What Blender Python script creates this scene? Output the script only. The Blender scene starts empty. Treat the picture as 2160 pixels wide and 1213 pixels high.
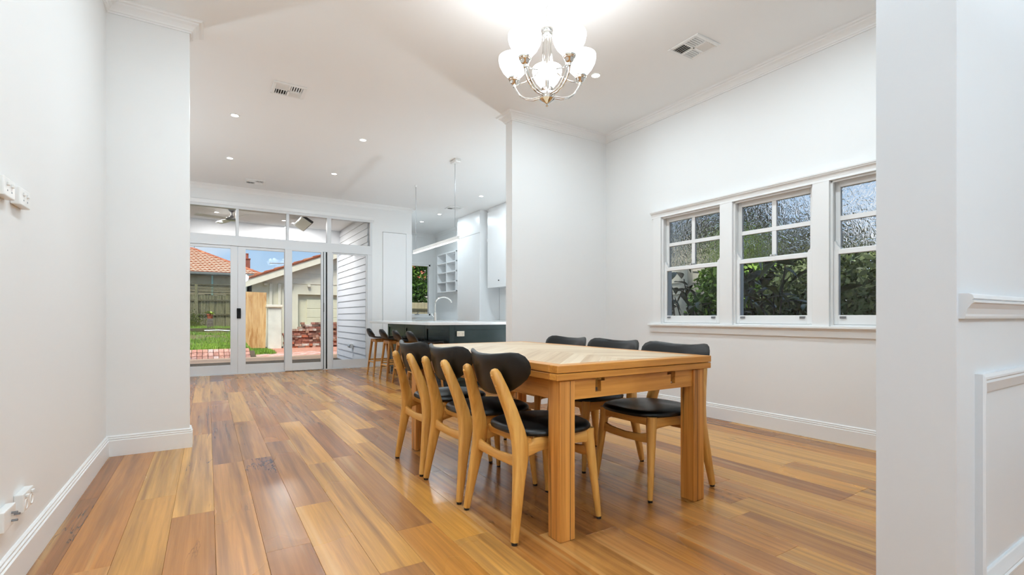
import bpy, bmesh, math, random
from mathutils import Vector, Matrix
PI = math.pi
random.seed(7)
scene = bpy.context.scene

# ------------------------------------------------------------------ camera
F_PX, CX, HORIZON, W, H = 1023.6, 1080.0, 669.0, 2160.0, 1213.0
YAW = math.atan(642.0 / F_PX)
cam_data = bpy.data.cameras.new('camera')
cam_data.sensor_fit = 'HORIZONTAL'
cam_data.sensor_width = 36.0
cam_data.lens = 36.0 * F_PX / W
cam_data.shift_x = 0.0
cam_data.shift_y = (HORIZON - H / 2) / W
cam_data.clip_start = 0.02
cam_data.clip_end = 400
cam = bpy.data.objects.new('camera', cam_data)
cam.location = (0, 0, 1.0)
cam.rotation_euler = (PI / 2, 0, -YAW)
scene.collection.objects.link(cam)
scene.camera = cam

# ------------------------------------------------------------------ world / sun / exposure
world = bpy.data.worlds.new('sky')
scene.world = world
world.use_nodes = True
nt = world.node_tree
nt.nodes.clear()
tc = nt.nodes.new('ShaderNodeTexCoord')
sep = nt.nodes.new('ShaderNodeSeparateXYZ')
nt.links.new(tc.outputs['Generated'], sep.inputs[0])
ramp = nt.nodes.new('ShaderNodeValToRGB')
ramp.color_ramp.elements[0].position = 0.0
ramp.color_ramp.elements[0].color = (0.58, 0.78, 0.98, 1)
ramp.color_ramp.elements[1].position = 0.35
ramp.color_ramp.elements[1].color = (0.26, 0.52, 0.93, 1)
nt.links.new(sep.outputs['Z'], ramp.inputs[0])
cn = nt.nodes.new('ShaderNodeTexNoise')
cn.inputs['Scale'].default_value = 3.2
cn.inputs['Detail'].default_value = 7
mp = nt.nodes.new('ShaderNodeMapping')
mp.inputs['Scale'].default_value = (1, 1, 3.2)
mp.inputs['Location'].default_value = (2.3, 0.7, 0.4)
nt.links.new(tc.outputs['Generated'], mp.inputs[0])
nt.links.new(mp.outputs[0], cn.inputs['Vector'])
cr = nt.nodes.new('ShaderNodeValToRGB')
cr.color_ramp.elements[0].position = 0.46
cr.color_ramp.elements[0].color = (0, 0, 0, 1)
cr.color_ramp.elements[1].position = 0.70
cr.color_ramp.elements[1].color = (1, 1, 1, 1)
nt.links.new(cn.outputs['Fac'], cr.inputs[0])
mixc = nt.nodes.new('ShaderNodeMixRGB')
mixc.inputs[2].default_value = (0.95, 0.97, 1.0, 1)
nt.links.new(cr.outputs[0], mixc.inputs[0])
nt.links.new(ramp.outputs[0], mixc.inputs[1])
bg = nt.nodes.new('ShaderNodeBackground')
bg.inputs['Strength'].default_value = 0.80
nt.links.new(mixc.outputs[0], bg.inputs[0])
wo = nt.nodes.new('ShaderNodeOutputWorld')
nt.links.new(bg.outputs[0], wo.inputs[0])

sun_data = bpy.data.lights.new('sun', 'SUN')
sun_data.energy = 4.8
sun_data.angle = math.radians(25)
sun_data.color = (1.0, 0.95, 0.88)
sun = bpy.data.objects.new('sun', sun_data)
sun.rotation_euler = Vector((0.28, 0.5, -1.0)).to_track_quat('-Z', 'Y').to_euler()
sun.location = (-6, -12, 18)
scene.collection.objects.link(sun)

scene.view_settings.view_transform = 'Standard'
scene.view_settings.look = 'None'
scene.view_settings.exposure = 0.26
scene.view_settings.gamma = 1.0
scene.view_settings.use_curve_mapping = False
scene.cycles.max_bounces = 7
scene.cycles.diffuse_bounces = 5
scene.cycles.glossy_bounces = 3
scene.cycles.transmission_bounces = 6
scene.cycles.transparent_max_bounces = 10
scene.cycles.sample_clamp_indirect = 4.0
scene.cycles.caustics_reflective = False
scene.cycles.caustics_refractive = False
scene.cycles.use_adaptive_sampling = True
scene.cycles.adaptive_threshold = 0.07
scene.cycles.adaptive_min_samples = 12
scene.cycles.use_denoising = True

DOWNLIGHT_W = 5.5
CHANDELIER_W = 1.0
FILL_GLOBE_E = 120.0
FILL_UPLIGHT_W = 76.0
LAMP_WHITE = (0.765, 0.91, 1.0)

# ------------------------------------------------------------------ materials
def S(r, g, b):
    f = lambda c: (c / 255 / 12.92) if c <= 10.3 else ((c / 255 + 0.055) / 1.055) ** 2.4
    return (f(r), f(g), f(b))

def new_mat(name):
    m = bpy.data.materials.new(name)
    m.use_nodes = True
    n = m.node_tree
    b = n.nodes['Principled BSDF']
    return m, n, b

def math_node(n, op, a=None, b=None, clamp=False):
    x = n.nodes.new('ShaderNodeMath')
    x.operation = op
    x.use_clamp = clamp
    for i, v in enumerate((a, b)):
        if v is None: continue
        if isinstance(v, (int, float)): x.inputs[i].default_value = v
        else: n.links.new(v, x.inputs[i])
    return x.outputs[0]

def mix_rgb(n, fac, a, b, mode='MIX'):
    x = n.nodes.new('ShaderNodeMixRGB')
    x.blend_type = mode
    for i, v in enumerate((fac, a, b)):
        if isinstance(v, (int, float)): x.inputs[i].default_value = v
        elif isinstance(v, tuple): x.inputs[i].default_value = (v[0], v[1], v[2], 1)
        else: n.links.new(v, x.inputs[i])
    return x.outputs[0]

def ramp_node(n, fac, stops):
    r = n.nodes.new('ShaderNodeValToRGB')
    e = r.color_ramp.elements
    while len(e) < len(stops): e.new(0.5)
    for el, (p, c) in zip(e, stops):
        el.position = p
        el.color = (c, c, c, 1) if isinstance(c, (int, float)) else (c[0], c[1], c[2], 1)
    n.links.new(fac, r.inputs[0])
    return r.outputs[0]

def coords(n, scale=(1, 1, 1), shift=True):
    t = n.nodes.new('ShaderNodeTexCoord')
    src = t.outputs['Object']
    if shift:
        oi = n.nodes.new('ShaderNodeObjectInfo')
        mul = math_node(n, 'MULTIPLY', oi.outputs['Random'], 37.0)
        add = n.nodes.new('ShaderNodeVectorMath')
        add.operation = 'ADD'
        n.links.new(src, add.inputs[0])
        n.links.new(mul, add.inputs[1])
        src = add.outputs[0]
    m = n.nodes.new('ShaderNodeMapping')
    m.inputs['Scale'].default_value = scale
    n.links.new(src, m.inputs[0])
    return m.outputs[0]

def noise(n, vec, scale, detail=4, rough=0.5, dist=0.0):
    x = n.nodes.new('ShaderNodeTexNoise')
    x.inputs['Scale'].default_value = scale
    x.inputs['Detail'].default_value = detail
    x.inputs['Roughness'].default_value = rough
    x.inputs['Distortion'].default_value = dist
    n.links.new(vec, x.inputs['Vector'])
    return x.outputs['Fac']

def bump(n, b, height, strength=0.1, dist=0.01):
    x = n.nodes.new('ShaderNodeBump')
    x.inputs['Strength'].default_value = strength
    x.inputs['Distance'].default_value = dist
    n.links.new(height, x.inputs['Height'])
    n.links.new(x.outputs[0], b.inputs['Normal'])

MATS = {}
def M(name): return MATS[name]

def plain(name, rgb, rough=0.5, metal=0.0, var=0.04, vscale=6.0, bmp=0.0, bscale=80.0, coat=0.0, emit=0.0, use_obj=False):
    m, n, b = new_mat(name)
    vec = coords(n)
    f = noise(n, vec, vscale, 4)
    r = ramp_node(n, f, [(0.3, 1.0 - var), (0.7, 1.0 + 0.0)])
    if use_obj:
        oi = n.nodes.new('ShaderNodeObjectInfo')
        base = oi.outputs['Color']
    else:
        base = (rgb[0], rgb[1], rgb[2])
    col = mix_rgb(n, 1.0, base, r, 'MULTIPLY')
    n.links.new(col, b.inputs['Base Color'])
    b.inputs['Roughness'].default_value = rough
    b.inputs['Metallic'].default_value = metal
    if coat: b.inputs['Coat Weight'].default_value = coat
    if bmp: bump(n, b, noise(n, vec, bscale, 3), bmp, 0.004)
    if emit:
        b.inputs['Emission Color'].default_value = (rgb[0], rgb[1], rgb[2], 1)
        b.inputs['Emission Strength'].default_value = emit
    if emit and name in ('lamp_lens', 'strip_lens'): m.cycles.emission_sampling = 'NONE'
    MATS[name] = m
    return m

def wood(name, light, dark, axis='z', rough=0.4, density=1.0, streak=None, coat=0.0, spec=0.5):
    m, n, b = new_mat(name)
    k = 34.0 * density
    sc = {'x': (1.4, k, k), 'y': (k, 1.4, k), 'z': (k, k, 1.4)}[axis]
    vec = coords(n, sc)
    f1 = noise(n, vec, 1.0, 6, 0.6, 0.4)
    lo = {'x': (0.35, 7, 7), 'y': (7, 0.35, 7), 'z': (7, 7, 0.35)}[axis]
    f2 = noise(n, coords(n, lo), 1.0, 3, 0.5, 0.6)
    f = math_node(n, 'ADD', math_node(n, 'MULTIPLY', f1, 0.55), math_node(n, 'MULTIPLY', f2, 0.45))
    col = ramp_node(n, f, [(0.38, dark), (0.58, light)])
    if streak:
        f3 = noise(n, coords(n, tuple(v * 0.9 for v in lo)), 1.7, 4, 0.6, 0.8)
        msk = ramp_node(n, f3, [(0.56, 0.0), (0.64, 0.8)])
        col = mix_rgb(n, msk, col, streak)
    n.links.new(col, b.inputs['Base Color'])
    b.inputs['Roughness'].default_value = rough
    b.inputs['Specular IOR Level'].default_value = spec
    if coat: b.inputs['Coat Weight'].default_value = coat
    bump(n, b, f1, 0.08, 0.002)
    MATS[name] = m
    return m

plain('wall_paint', S(236, 236, 235), 0.55, var=0.012, vscale=1.2)
plain('ceiling_paint', S(243, 243, 242), 0.7, var=0.012, vscale=1.0)
plain('trim_paint', S(240, 240, 239), 0.32, var=0.012, vscale=3)
plain('door_paint', S(222, 223, 224), 0.35, var=0.015, vscale=3)
plain('wainscot_grey', S(212, 215, 219), 0.4, var=0.012, vscale=2)  # even grey, slightly darker and cooler than the other walls
plain('white_plastic', S(238, 238, 236), 0.3, var=0.01)
plain('cream_plastic', S(236, 230, 214), 0.35, var=0.01)
plain('dark_plastic', S(38, 34, 32), 0.45)
plain('black_rubber', S(14, 14, 15), 0.6)
plain('black_metal', S(24, 23, 22), 0.38, 0.6)
plain('cabinet_white', S(238, 238, 238), 0.28, var=0.01)
plain('stone_white', S(240, 240, 240), 0.16, var=0.03, vscale=4)
plain('leather', S(15, 14, 13), 0.38, var=0.25, vscale=14, bmp=0.12, bscale=260)
plain('vinyl_black', S(14, 13, 13), 0.30, var=0.2, vscale=14, bmp=0.06, bscale=200)
plain('island_green', S(26, 44, 42), 0.26, var=0.10, vscale=5)
plain('chrome', S(226, 224, 220), 0.07, 1.0, var=0.02)
plain('steel', S(150, 152, 156), 0.28, 1.0, var=0.05)
plain('vent_dark', S(30, 27, 26), 0.8)
plain('lamp_lens', (1.0, 0.98, 0.95), 0.4, emit=14.0)
plain('strip_lens', (1.0, 0.99, 0.97), 0.4, emit=4.0)
plain('fill_globe_glow', LAMP_WHITE, 0.3, emit=FILL_GLOBE_E)  # glow of the added fill globe
plain('shade_glass', (0.97, 0.985, 1.0), 0.3, emit=4.2)
plain('weatherboard_paint', S(236, 238, 242), 0.5, var=0.03, vscale=3, bmp=0.03, bscale=90)
plain('fascia_grey', S(112, 118, 112), 0.5, var=0.1)
plain('tan_boards', S(186, 174, 138), 0.7, var=0.2, vscale=3)
plain('cream_render', S(232, 227, 202), 0.8, var=0.12, vscale=2.2, bmp=0.1, bscale=60)
plain('cream_trim', S(234, 228, 206), 0.6, var=0.08)
plain('cream_door', S(224, 220, 190), 0.6, var=0.08)
plain('white_render', S(226, 228, 214), 0.85, var=0.16, vscale=4, bmp=0.15, bscale=40)
plain('terracotta', S(196, 112, 74), 0.8, var=0.35, vscale=9, use_obj=True)
plain('terracotta_pot', S(170, 88, 58), 0.75, var=0.2, vscale=14)
plain('brick_clay', S(150, 80, 60), 0.9, var=0.45, vscale=18, bmp=0.3, bscale=60, use_obj=True)
plain('aged_brick', S(120, 110, 100), 0.9, var=0.45, vscale=14, bmp=0.3, bscale=60)
plain('soil', S(96, 82, 64), 0.95, var=0.4, vscale=2.5, bmp=0.3, bscale=20)
plain('mint_pipe', S(156, 198, 182), 0.5)
plain('zinc', S(176, 180, 184), 0.35, 0.7)

def foliage(name, c1, c2, rough=0.45, sc=3.0):
    m, n, b = new_mat(name)
    f = noise(n, coords(n), sc, 4)
    oi = n.nodes.new('ShaderNodeObjectInfo')
    f = math_node(n, 'ADD', f, math_node(n, 'MULTIPLY', math_node(n, 'SUBTRACT', oi.outputs['Random'], 0.5), 0.35))
    col = ramp_node(n, f, [(0.35, c1), (0.68, c2)])
    n.links.new(col, b.inputs['Base Color'])
    b.inputs['Roughness'].default_value = rough
    b.inputs['Subsurface Weight'].default_value = 0.0
    MATS[name] = m
foliage('lawn', S(112, 98, 62), S(92, 122, 46), 0.9, 1.1)
foliage('grass', S(74, 112, 30), S(140, 176, 62), 0.7, 1.4)
foliage('big_leaf', S(42, 50, 16), S(92, 98, 34), 0.32, 5)
foliage('hedge_leaf', S(96, 112, 60), S(166, 178, 116), 0.5, 5)
foliage('tree_leaf', S(34, 42, 24), S(70, 82, 44), 0.5, 3)
foliage('pale_leaf', S(110, 140, 50), S(190, 200, 96), 0.5, 8)
foliage('red_leaf', S(190, 70, 60), S(226, 120, 90), 0.5, 8)
wood('bark', S(92, 78, 60), S(48, 40, 30), 'z', 0.85)

# timber
wood('oak_z', S(228, 174, 92), S(198, 138, 60), 'z', 0.38, 1.0)
wood('oak_y', S(226, 170, 90), S(196, 136, 60), 'y', 0.38, 1.0)
wood('oak_x', S(226, 170, 90), S(196, 136, 60), 'x', 0.38, 1.0)
wood('stool_z', S(196, 138, 70), S(150, 94, 42), 'z', 0.4, 1.0)
wood('messmate_z', S(222, 156, 78), S(182, 116, 48), 'z', 0.36, 1.3, streak=S(92, 56, 28))
wood('messmate_x', S(222, 156, 72), S(188, 122, 46), 'x', 0.36, 1.1)
wood('messmate_y', S(214, 148, 72), S(176, 112, 46), 'y', 0.36, 1.1)
wood('parquet_a', S(232, 204, 162), S(208, 170, 122), 'y', 0.30, 1.0)
wood('parquet_b', S(226, 204, 172), S(204, 176, 138), 'x', 0.30, 1.0)
wood('parquet_c', S(216, 190, 154), S(190, 158, 118), 'x', 0.30, 1.0)
wood('deck_timber', S(222, 186, 150), S(182, 140, 108), 'x', 0.6, 0.8)
wood('fence_paling', S(118, 116, 86), S(66, 66, 46), 'z', 0.85, 0.7)
wood('fence_rail', S(96, 92, 66), S(54, 52, 36), 'x', 0.85, 0.7)
wood('plywood', S(212, 176, 122), S(184, 138, 82), 'z', 0.65, 0.5, streak=S(168, 116, 60))

def floor_material():
    m, n, b = new_mat('floor_timber')
    oi = n.nodes.new('ShaderNodeObjectInfo')
    base = oi.outputs['Color']
    # fine grain
    g1 = noise(n, coords(n, (55, 1.6, 1)), 1.0, 7, 0.62, 0.5)
    col = mix_rgb(n, 1.0, base, ramp_node(n, g1, [(0.25, 0.70), (0.75, 1.16)]), 'MULTIPLY')
    # cathedral figure
    w = n.nodes.new('ShaderNodeTexWave')
    w.wave_type = 'BANDS'
    w.bands_direction = 'X'
    w.inputs['Scale'].default_value = 1.0
    w.inputs['Distortion'].default_value = 16.0
    w.inputs['Detail'].default_value = 3.0
    w.inputs['Detail Scale'].default_value = 0.6
    n.links.new(coords(n, (5, 0.55, 1)), w.inputs['Vector'])
    wl = ramp_node(n, w.outputs['Fac'], [(0.0, 0.80), (0.25, 0.97), (1.0, 1.03)])
    wmask = ramp_node(n, noise(n, coords(n, (3, 0.5, 7)), 1.0, 2), [(0.45, 0.0), (0.6, 0.85)])
    col = mix_rgb(n, wmask, col, mix_rgb(n, 1.0, col, wl, 'MULTIPLY'))
    # pale sapwood streaks
    s = noise(n, coords(n, (9, 0.28, 1)), 1.0, 3, 0.5, 0.7)
    sm = ramp_node(n, s, [(0.60, 0.0), (0.72, 0.55)])
    col = mix_rgb(n, sm, col, S(226, 178, 112))
    # darker heart streaks
    d = noise(n, coords(n, (11, 0.4, 3)), 1.0, 4, 0.55, 0.5)
    dm = ramp_node(n, d, [(0.48, 0.0), (0.70, 0.7)])
    col = mix_rgb(n, dm, col, S(112, 72, 44))
    # gum veins
    v = noise(n, coords(n, (9, 0.8, 2)), 1.0, 5, 0.55, 1.0)
    ridge = math_node(n, 'ABSOLUTE', math_node(n, 'SUBTRACT', v, 0.5))
    line = ramp_node(n, ridge, [(0.0, 1.0), (0.010, 0.0)])
    vm = ramp_node(n, noise(n, coords(n, (2.2, 0.9, 5)), 1.0, 2), [(0.63, 0.0), (0.68, 0.95)])
    col = mix_rgb(n, math_node(n, 'MULTIPLY', line, vm), col, S(40, 30, 26))
    n.links.new(col, b.inputs['Base Color'])
    rr = ramp_node(n, noise(n, coords(n, (1.2, 0.5, 1)), 1.0, 3), [(0.3, 0.22), (0.7, 0.30)])
    n.links.new(rr, b.inputs['Roughness'])
    b.inputs['Specular IOR Level'].default_value = 0.6
    bump(n, b, g1, 0.05, 0.002)
    MATS['floor_timber'] = m
floor_material()

def clear_glass(name, tint, gloss_rough=0.02):
    m = bpy.data.materials.new(name)
    m.use_nodes = True
    n = m.node_tree
    n.nodes.clear()
    tr = n.nodes.new('ShaderNodeBsdfTransparent')
    tr.inputs[0].default_value = (*tint, 1)
    gl = n.nodes.new('ShaderNodeBsdfGlossy')
    gl.inputs['Roughness'].default_value = gloss_rough
    fr = n.nodes.new('ShaderNodeFresnel')
    fr.inputs[0].default_value = 1.35
    mx = n.nodes.new('ShaderNodeMixShader')
    n.links.new(fr.outputs[0], mx.inputs[0])
    n.links.new(tr.outputs[0], mx.inputs[1])
    n.links.new(gl.outputs[0], mx.inputs[2])
    out = n.nodes.new('ShaderNodeOutputMaterial')
    n.links.new(mx.outputs[0], out.inputs[0])
    MATS[name] = m
clear_glass('glass', (0.97, 0.98, 0.98))

def obscure_glass():
    m, n, b = new_mat('obscure_glass')
    b.inputs['Base Color'].default_value = (1.0, 0.97, 0.92, 1)
    b.inputs['Transmission Weight'].default_value = 1.0
    b.inputs['Roughness'].default_value = 0.0
    b.inputs['IOR'].default_value = 1.45
    f = noise(n, coords(n, (1, 1, 0.75)), 26.0, 2, 0.4, 1.8)
    bump(n, b, f, 1.0, 0.007)
    MATS['obscure_glass'] = m
obscure_glass()

# ------------------------------------------------------------------ mesh helpers
class MB:
    def __init__(self):
        self.v, self.f = [], []
    def add(self, vs, fs):
        o = len(self.v)
        self.v += [tuple(p) for p in vs]
        self.f += [tuple(i + o for i in q) for q in fs]
        return self
    def box(self, x0, x1, y0, y1, z0, z1, mat=None):
        x0, x1 = min(x0, x1), max(x0, x1)
        y0, y1 = min(y0, y1), max(y0, y1)
        z0, z1 = min(z0, z1), max(z0, z1)
        vs = [(x0, y0, z0), (x1, y0, z0), (x1, y1, z0), (x0, y1, z0), (x0, y0, z1), (x1, y0, z1), (x1, y1, z1), (x0, y1, z1)]
        if mat is not None: vs = [tuple(mat @ Vector(p)) for p in vs]
        return self.add(vs, [(0, 3, 2, 1), (4, 5, 6, 7), (0, 1, 5, 4), (1, 2, 6, 5), (2, 3, 7, 6), (3, 0, 4, 7)])
    def prism(self, poly, axis, a0, a1):
        # poly: 2D points; axis 'x': (y,z), 'y': (x,z), 'z': (x,y)
        def P(p, a):
            return {'x': (a, p[0], p[1]), 'y': (p[0], a, p[1]), 'z': (p[0], p[1], a)}[axis]
        k = len(poly)
        vs = [P(p, a0) for p in poly] + [P(p, a1) for p in poly]
        fs = [tuple(range(k)), tuple(range(2 * k - 1, k - 1, -1))]
        fs += [(i, i + k, (i + 1) % k + k, (i + 1) % k) for i in range(k)]
        return self.add(vs, fs)
    def lathe(self, prof, c=(0, 0, 0), n=24, axis='z', closed=False):
        # prof: (r, h)
        k = len(prof)
        vs = []
        for i in range(n):
            a = 2 * PI * i / n
            for r, h in prof:
                if axis == 'z': p = (r * math.cos(a), r * math.sin(a), h)
                elif axis == 'x': p = (h, r * math.cos(a), r * math.sin(a))
                else: p = (r * math.cos(a), h, r * math.sin(a))
                vs.append((p[0] + c[0], p[1] + c[1], p[2] + c[2]))
        fs = []
        for i in range(n):
            j = (i + 1) % n
            for q in range(k - 1 + (1 if closed else 0)):
                fs.append((i * k + q, j * k + q, j * k + (q + 1) % k, i * k + (q + 1) % k))
        if not closed:
            if prof[0][0] > 1e-6: fs.append(tuple(i * k for i in range(n - 1, -1, -1)))
            if prof[-1][0] > 1e-6: fs.append(tuple(i * k + k - 1 for i in range(n)))
        return self.add(vs, fs)
    def loft(self, pts, secs, n=12, up=Vector((0, 0, 1)), power=2.0, caps=True, frame=None):
        # pts: centres, secs: (a, b) half sizes along frame axes; superellipse cross-section
        pts = [Vector(p) for p in pts]
        k = len(pts)
        rings = []
        for i, p in enumerate(pts):
            t = (pts[min(i + 1, k - 1)] - pts[max(i - 1, 0)]).normalized()
            if frame is not None:
                u = Vector(frame)
                u = (u - t * u.dot(t)).normalized()
            else:
                ref = up if abs(t.dot(up)) < 0.95 else Vector((1, 0, 0))
                u = ref.cross(t).normalized()
            w = t.cross(u).normalized()
            a, b = secs[i] if isinstance(secs, list) else secs
            ring = []
            for q in range(n):
                an = 2 * PI * q / n
                c, s = math.cos(an), math.sin(an)
                cc = math.copysign(abs(c) ** (2 / power), c)
                ss = math.copysign(abs(s) ** (2 / power), s)
                ring.append(p + u * (a * cc) + w * (b * ss))
            rings.append(ring)
        vs = [v for r in rings for v in r]
        fs = []
        for i in range(k - 1):
            for q in range(n):
                r = (q + 1) % n
                fs.append((i * n + q, i * n + r, (i + 1) * n + r, (i + 1) * n + q))
        if caps:
            fs.append(tuple(range(n - 1, -1, -1)))
            fs.append(tuple((k - 1) * n + q for q in range(n)))
        return self.add(vs, fs)
    def tube(self, pts, r, n=10):
        return self.loft(pts, [(r, r)] * len(pts), n)
    def sweep(self, path, prof, side=1, closed=False):
        # path: 2D points; prof: (offset into the room, z); side +1: room is left of the path
        P = [Vector((p[0], p[1])) for p in path]
        k, m = len(P), len(prof)
        vs = []
        for i in range(k):
            d0 = (P[i] - P[i - 1]).normalized() if (i > 0 or closed) else (P[1] - P[0]).normalized()
            d1 = (P[(i + 1) % k] - P[i]).normalized() if (i < k - 1 or closed) else d0
            n0 = Vector((-d0.y, d0.x)) * side
            n1 = Vector((-d1.y, d1.x)) * side
            nn = (n0 + n1).normalized()
            nn = nn / max(0.2, nn.dot(n0))
            for o, z in prof:
                q = P[i] + nn * o
                vs.append((q.x, q.y, z))
        fs = []
        for i in range(k if closed else k - 1):
            j = (i + 1) % k
            for q in range(m):
                r = (q + 1) % m
                fs.append((i * m + q, i * m + r, j * m + r, j * m + q))
        if not closed:
            fs.append(tuple(range(m)))
            fs.append(tuple((k - 1) * m + q for q in range(m - 1, -1, -1)))
        return self.add(vs, fs)
    def mesh(self, name, bevel=0.0, smooth=False, shift=(0, 0, 0), segs=1):
        me = bpy.data.meshes.new(name)
        sx, sy, sz = shift
        me.from_pydata([(x - sx, y - sy, z - sz) for x, y, z in self.v], [], self.f)
        bm = bmesh.new()
        bm.from_mesh(me)
        bmesh.ops.recalc_face_normals(bm, faces=bm.faces)
        if bevel > 0:
            es = [e for e in bm.edges if len(e.link_faces) == 2 and e.calc_face_angle(0) > 0.6]
            bmesh.ops.bevel(bm, geom=es, offset=bevel, segments=segs, affect='EDGES', profile=0.6, clamp_overlap=True)
        if smooth:
            for f in bm.faces: f.smooth = True
            for e in bm.edges:
                if len(e.link_faces) == 2 and e.calc_face_angle(0) > 0.75: e.smooth = False
        bm.to_mesh(me)
        bm.free()
        return me
    def build(self, name, mat, parent=None, bevel=0.0, smooth=False, segs=1):
        shift = WLOC.get(parent.as_pointer(), (0, 0, 0)) if parent else (0, 0, 0)
        me = self.mesh(name, bevel, smooth, shift, segs)
        return link(name, me, mat, parent, shift)

WLOC = {}
COL = scene.collection
def link(name, me, mat, parent=None, shift=(0, 0, 0)):
    o = bpy.data.objects.new(name, me)
    COL.objects.link(o)
    if mat and not me.materials: me.materials.append(M(mat) if isinstance(mat, str) else mat)
    if parent:
        o.parent = parent
        WLOC[o.as_pointer()] = tuple(shift)
    else:
        WLOC[o.as_pointer()] = (0, 0, 0)
    return o

def tag(o, label=None, cat=None, group=None, kind=None):
    if label: o['label'] = label
    if cat: o['category'] = cat
    if group: o['group'] = group
    if kind: o['kind'] = kind
    return o

def thing(name, label, cat, loc=(0, 0, 0), group=None, kind=None):
    o = bpy.data.objects.new(name, None)
    o.empty_display_size = 0.1
    o.location = loc
    COL.objects.link(o)
    WLOC[o.as_pointer()] = tuple(loc)
    return tag(o, label, cat, group, kind)

def copy_tree(o, parent=None):
    c = o.copy()
    COL.objects.link(c)
    if parent: c.parent = parent
    for ch in list(o.children): copy_tree(ch, c)
    return c

def struct(name, mb, mat, label, cat, bevel=0.0, smooth=False):
    o = mb.build(name, mat, None, bevel, smooth)
    return tag(o, label, cat, kind='structure')

# ------------------------------------------------------------------ room dimensions
ZC = 3.264                      # ceiling
XL, XR = -0.615, 4.257          # dining side walls
YN, YP = 4.485, 4.557           # left nib face, right pier face
YB = 9.75                       # glazed wall
XK, YK = 5.34, 12.50            # kitchen side / far wall
XT = 1.60                       # wainscot wall end
YT0, YT1 = 0.441, 0.615
YREAR = -3.2

# ---- floor with boards
floor = struct('floor', MB().box(-4.72, 5.46, YREAR - .12, 12.62, -0.09, -0.0165), 'soil',
               'wide oiled hardwood board floor running toward the glazed doors', 'floor')
PAL = [S(190, 128, 64), S(172, 112, 58), S(204, 144, 72), S(160, 102, 56), S(208, 152, 84), S(186, 128, 72), S(170, 116, 70), S(200, 144, 78), S(150, 98, 60), S(180, 118, 60)]
rf = random.Random(21)
def plank_mesh(w, l):
    g = 0.0004
    mb = MB().box(-w / 2 + g, w / 2 - g, -l / 2 + g, l / 2 - g, -0.016, 0.0)
    return mb.mesh('floor_board', bevel=0.0008)
rest = MB()
for i in range(-24, 29):
    x0 = 0.389 + 0.18 * i
    x1 = x0 + 0.18
    xc = (x0 + x1) / 2
    if xc < -0.69: ya, yb = 4.6, YB + .03
    elif xc < 3.63: ya, yb = YREAR, YB + .03
    elif xc < 4.36: ya, yb = YREAR, YK + .02
    else: ya, yb = 4.60, YK + .02
    x0c, x1c = max(x0, -4.65), min(x1, 5.42)
    if x1c - x0c < 0.02: continue
    y = ya - rf.uniform(0, 1.2)
    prev = None
    while y < yb:
        l = rf.uniform(1.25, 2.25)
        a, b_ = max(y, ya), min(y + l, yb)
        y += l
        if b_ - a < 0.05: continue
        if xc < -0.69:
            rest.box(x0c + .0009, x1c - .0009, a + .0009, b_ - .0009, -0.016, 0)
            continue
        c = rf.choice(PAL)
        while c is prev: c = rf.choice(PAL)
        prev = c
        o = link('floor_board', plank_mesh(x1c - x0c, b_ - a), 'floor_timber', floor)
        o.location = ((x0c + x1c) / 2, (a + b_) / 2, 0)
        k = rf.uniform(1.0, 1.2)
        o.color = (c[0] * k, c[1] * k, c[2] * k * 0.84, 1)
for x in (4.349, 4.529, 4.709):
    for a in (YREAR, -1.4, -0.1):
        rest.box(x + .0009, x + .1791, a, {YREAR: -1.402, -1.4: -.102, -0.1: YT0}[a], -0.016, 0)
ro = rest.build('living_floor_boards', 'floor_timber', floor)
ro.color = (*S(172, 114, 68), 1)
ro['kind'] = 'stuff'

# ---- ceiling
struct('ceiling', MB().box(-4.72, 5.46, YREAR - .12, 12.62, ZC, ZC + .1), 'ceiling_paint',
       'flat white plaster ceiling with recessed downlights', 'ceiling')

# ---- walls
struct('wall_left', MB().box(XL - .12, XL, YREAR, YN, 0, ZC), 'wall_paint', 'plain white wall on the left beside the camera', 'wall')
struct('wall_nib', MB().box(-4.6, -0.118, YN, YN + .12, 0, ZC), 'wall_paint', 'short white wall return standing out from the left wall', 'wall')
struct('wall_living_left', MB().box(-4.72, -4.6, YN, YB + .12, 0, ZC), 'wall_paint', 'white far side wall of the living area', 'wall')
wr = MB()
Z0W, Z1W, Y0W, Y1W = 0.925, 2.125, 1.18, 3.70
wr.box(XR, XR + .17, YT1, Y0W, 0, ZC).box(XR, XR + .17, Y1W, YP + .13, 0, ZC)
wr.box(XR, XR + .17, Y0W, Y1W, 0, Z0W).box(XR, XR + .17, Y0W, Y1W, Z1W, ZC)
struct('wall_right', wr, 'wall_paint', 'white dining room wall holding the three sash windows', 'wall')
struct('wall_pier', MB().box(2.859, XK + .12, YP, YP + .13, 0, ZC), 'wall_paint', 'white projecting wall pier between dining area and kitchen', 'wall')
struct('wall_wainscot', MB().box(XT, 5.0, YT0, YT1, 0, ZC), 'wainscot_grey', 'near wall end with grey wainscot on the right', 'wall')
struct('wall_rear', MB().box(XL - .12, 5.0, YREAR - .12, YREAR, 0, ZC), 'wall_paint', 'plain white wall behind the camera', 'wall')
struct('wall_front_side', MB().box(4.9, 5.02, YREAR, YT0, 0, ZC), 'wall_paint', 'plain white side wall of the front room', 'wall')
wb = MB()
wb.box(-4.6, -1.5, YB, YB + .12, 0, ZC).box(-1.5, 2.80, YB, YB + .12, 2.955, ZC).box(2.80, 3.01, YB, YB + .12, 0, ZC)
wb.box(3.01, 3.51, YB, YB + .12, 2.735, ZC)
struct('wall_back', wb, 'wall_paint', 'white wall around the glazed sliding doors', 'wall')
struct('wall_pantry', MB().box(3.51, 3.63, YB, YK, 0, ZC), 'wall_paint', 'white pantry side wall at the kitchen recess', 'wall')
wk = MB()
KX0, KX1, KZ0, KZ1 = 4.42, 5.19, 1.04, 2.44
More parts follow.
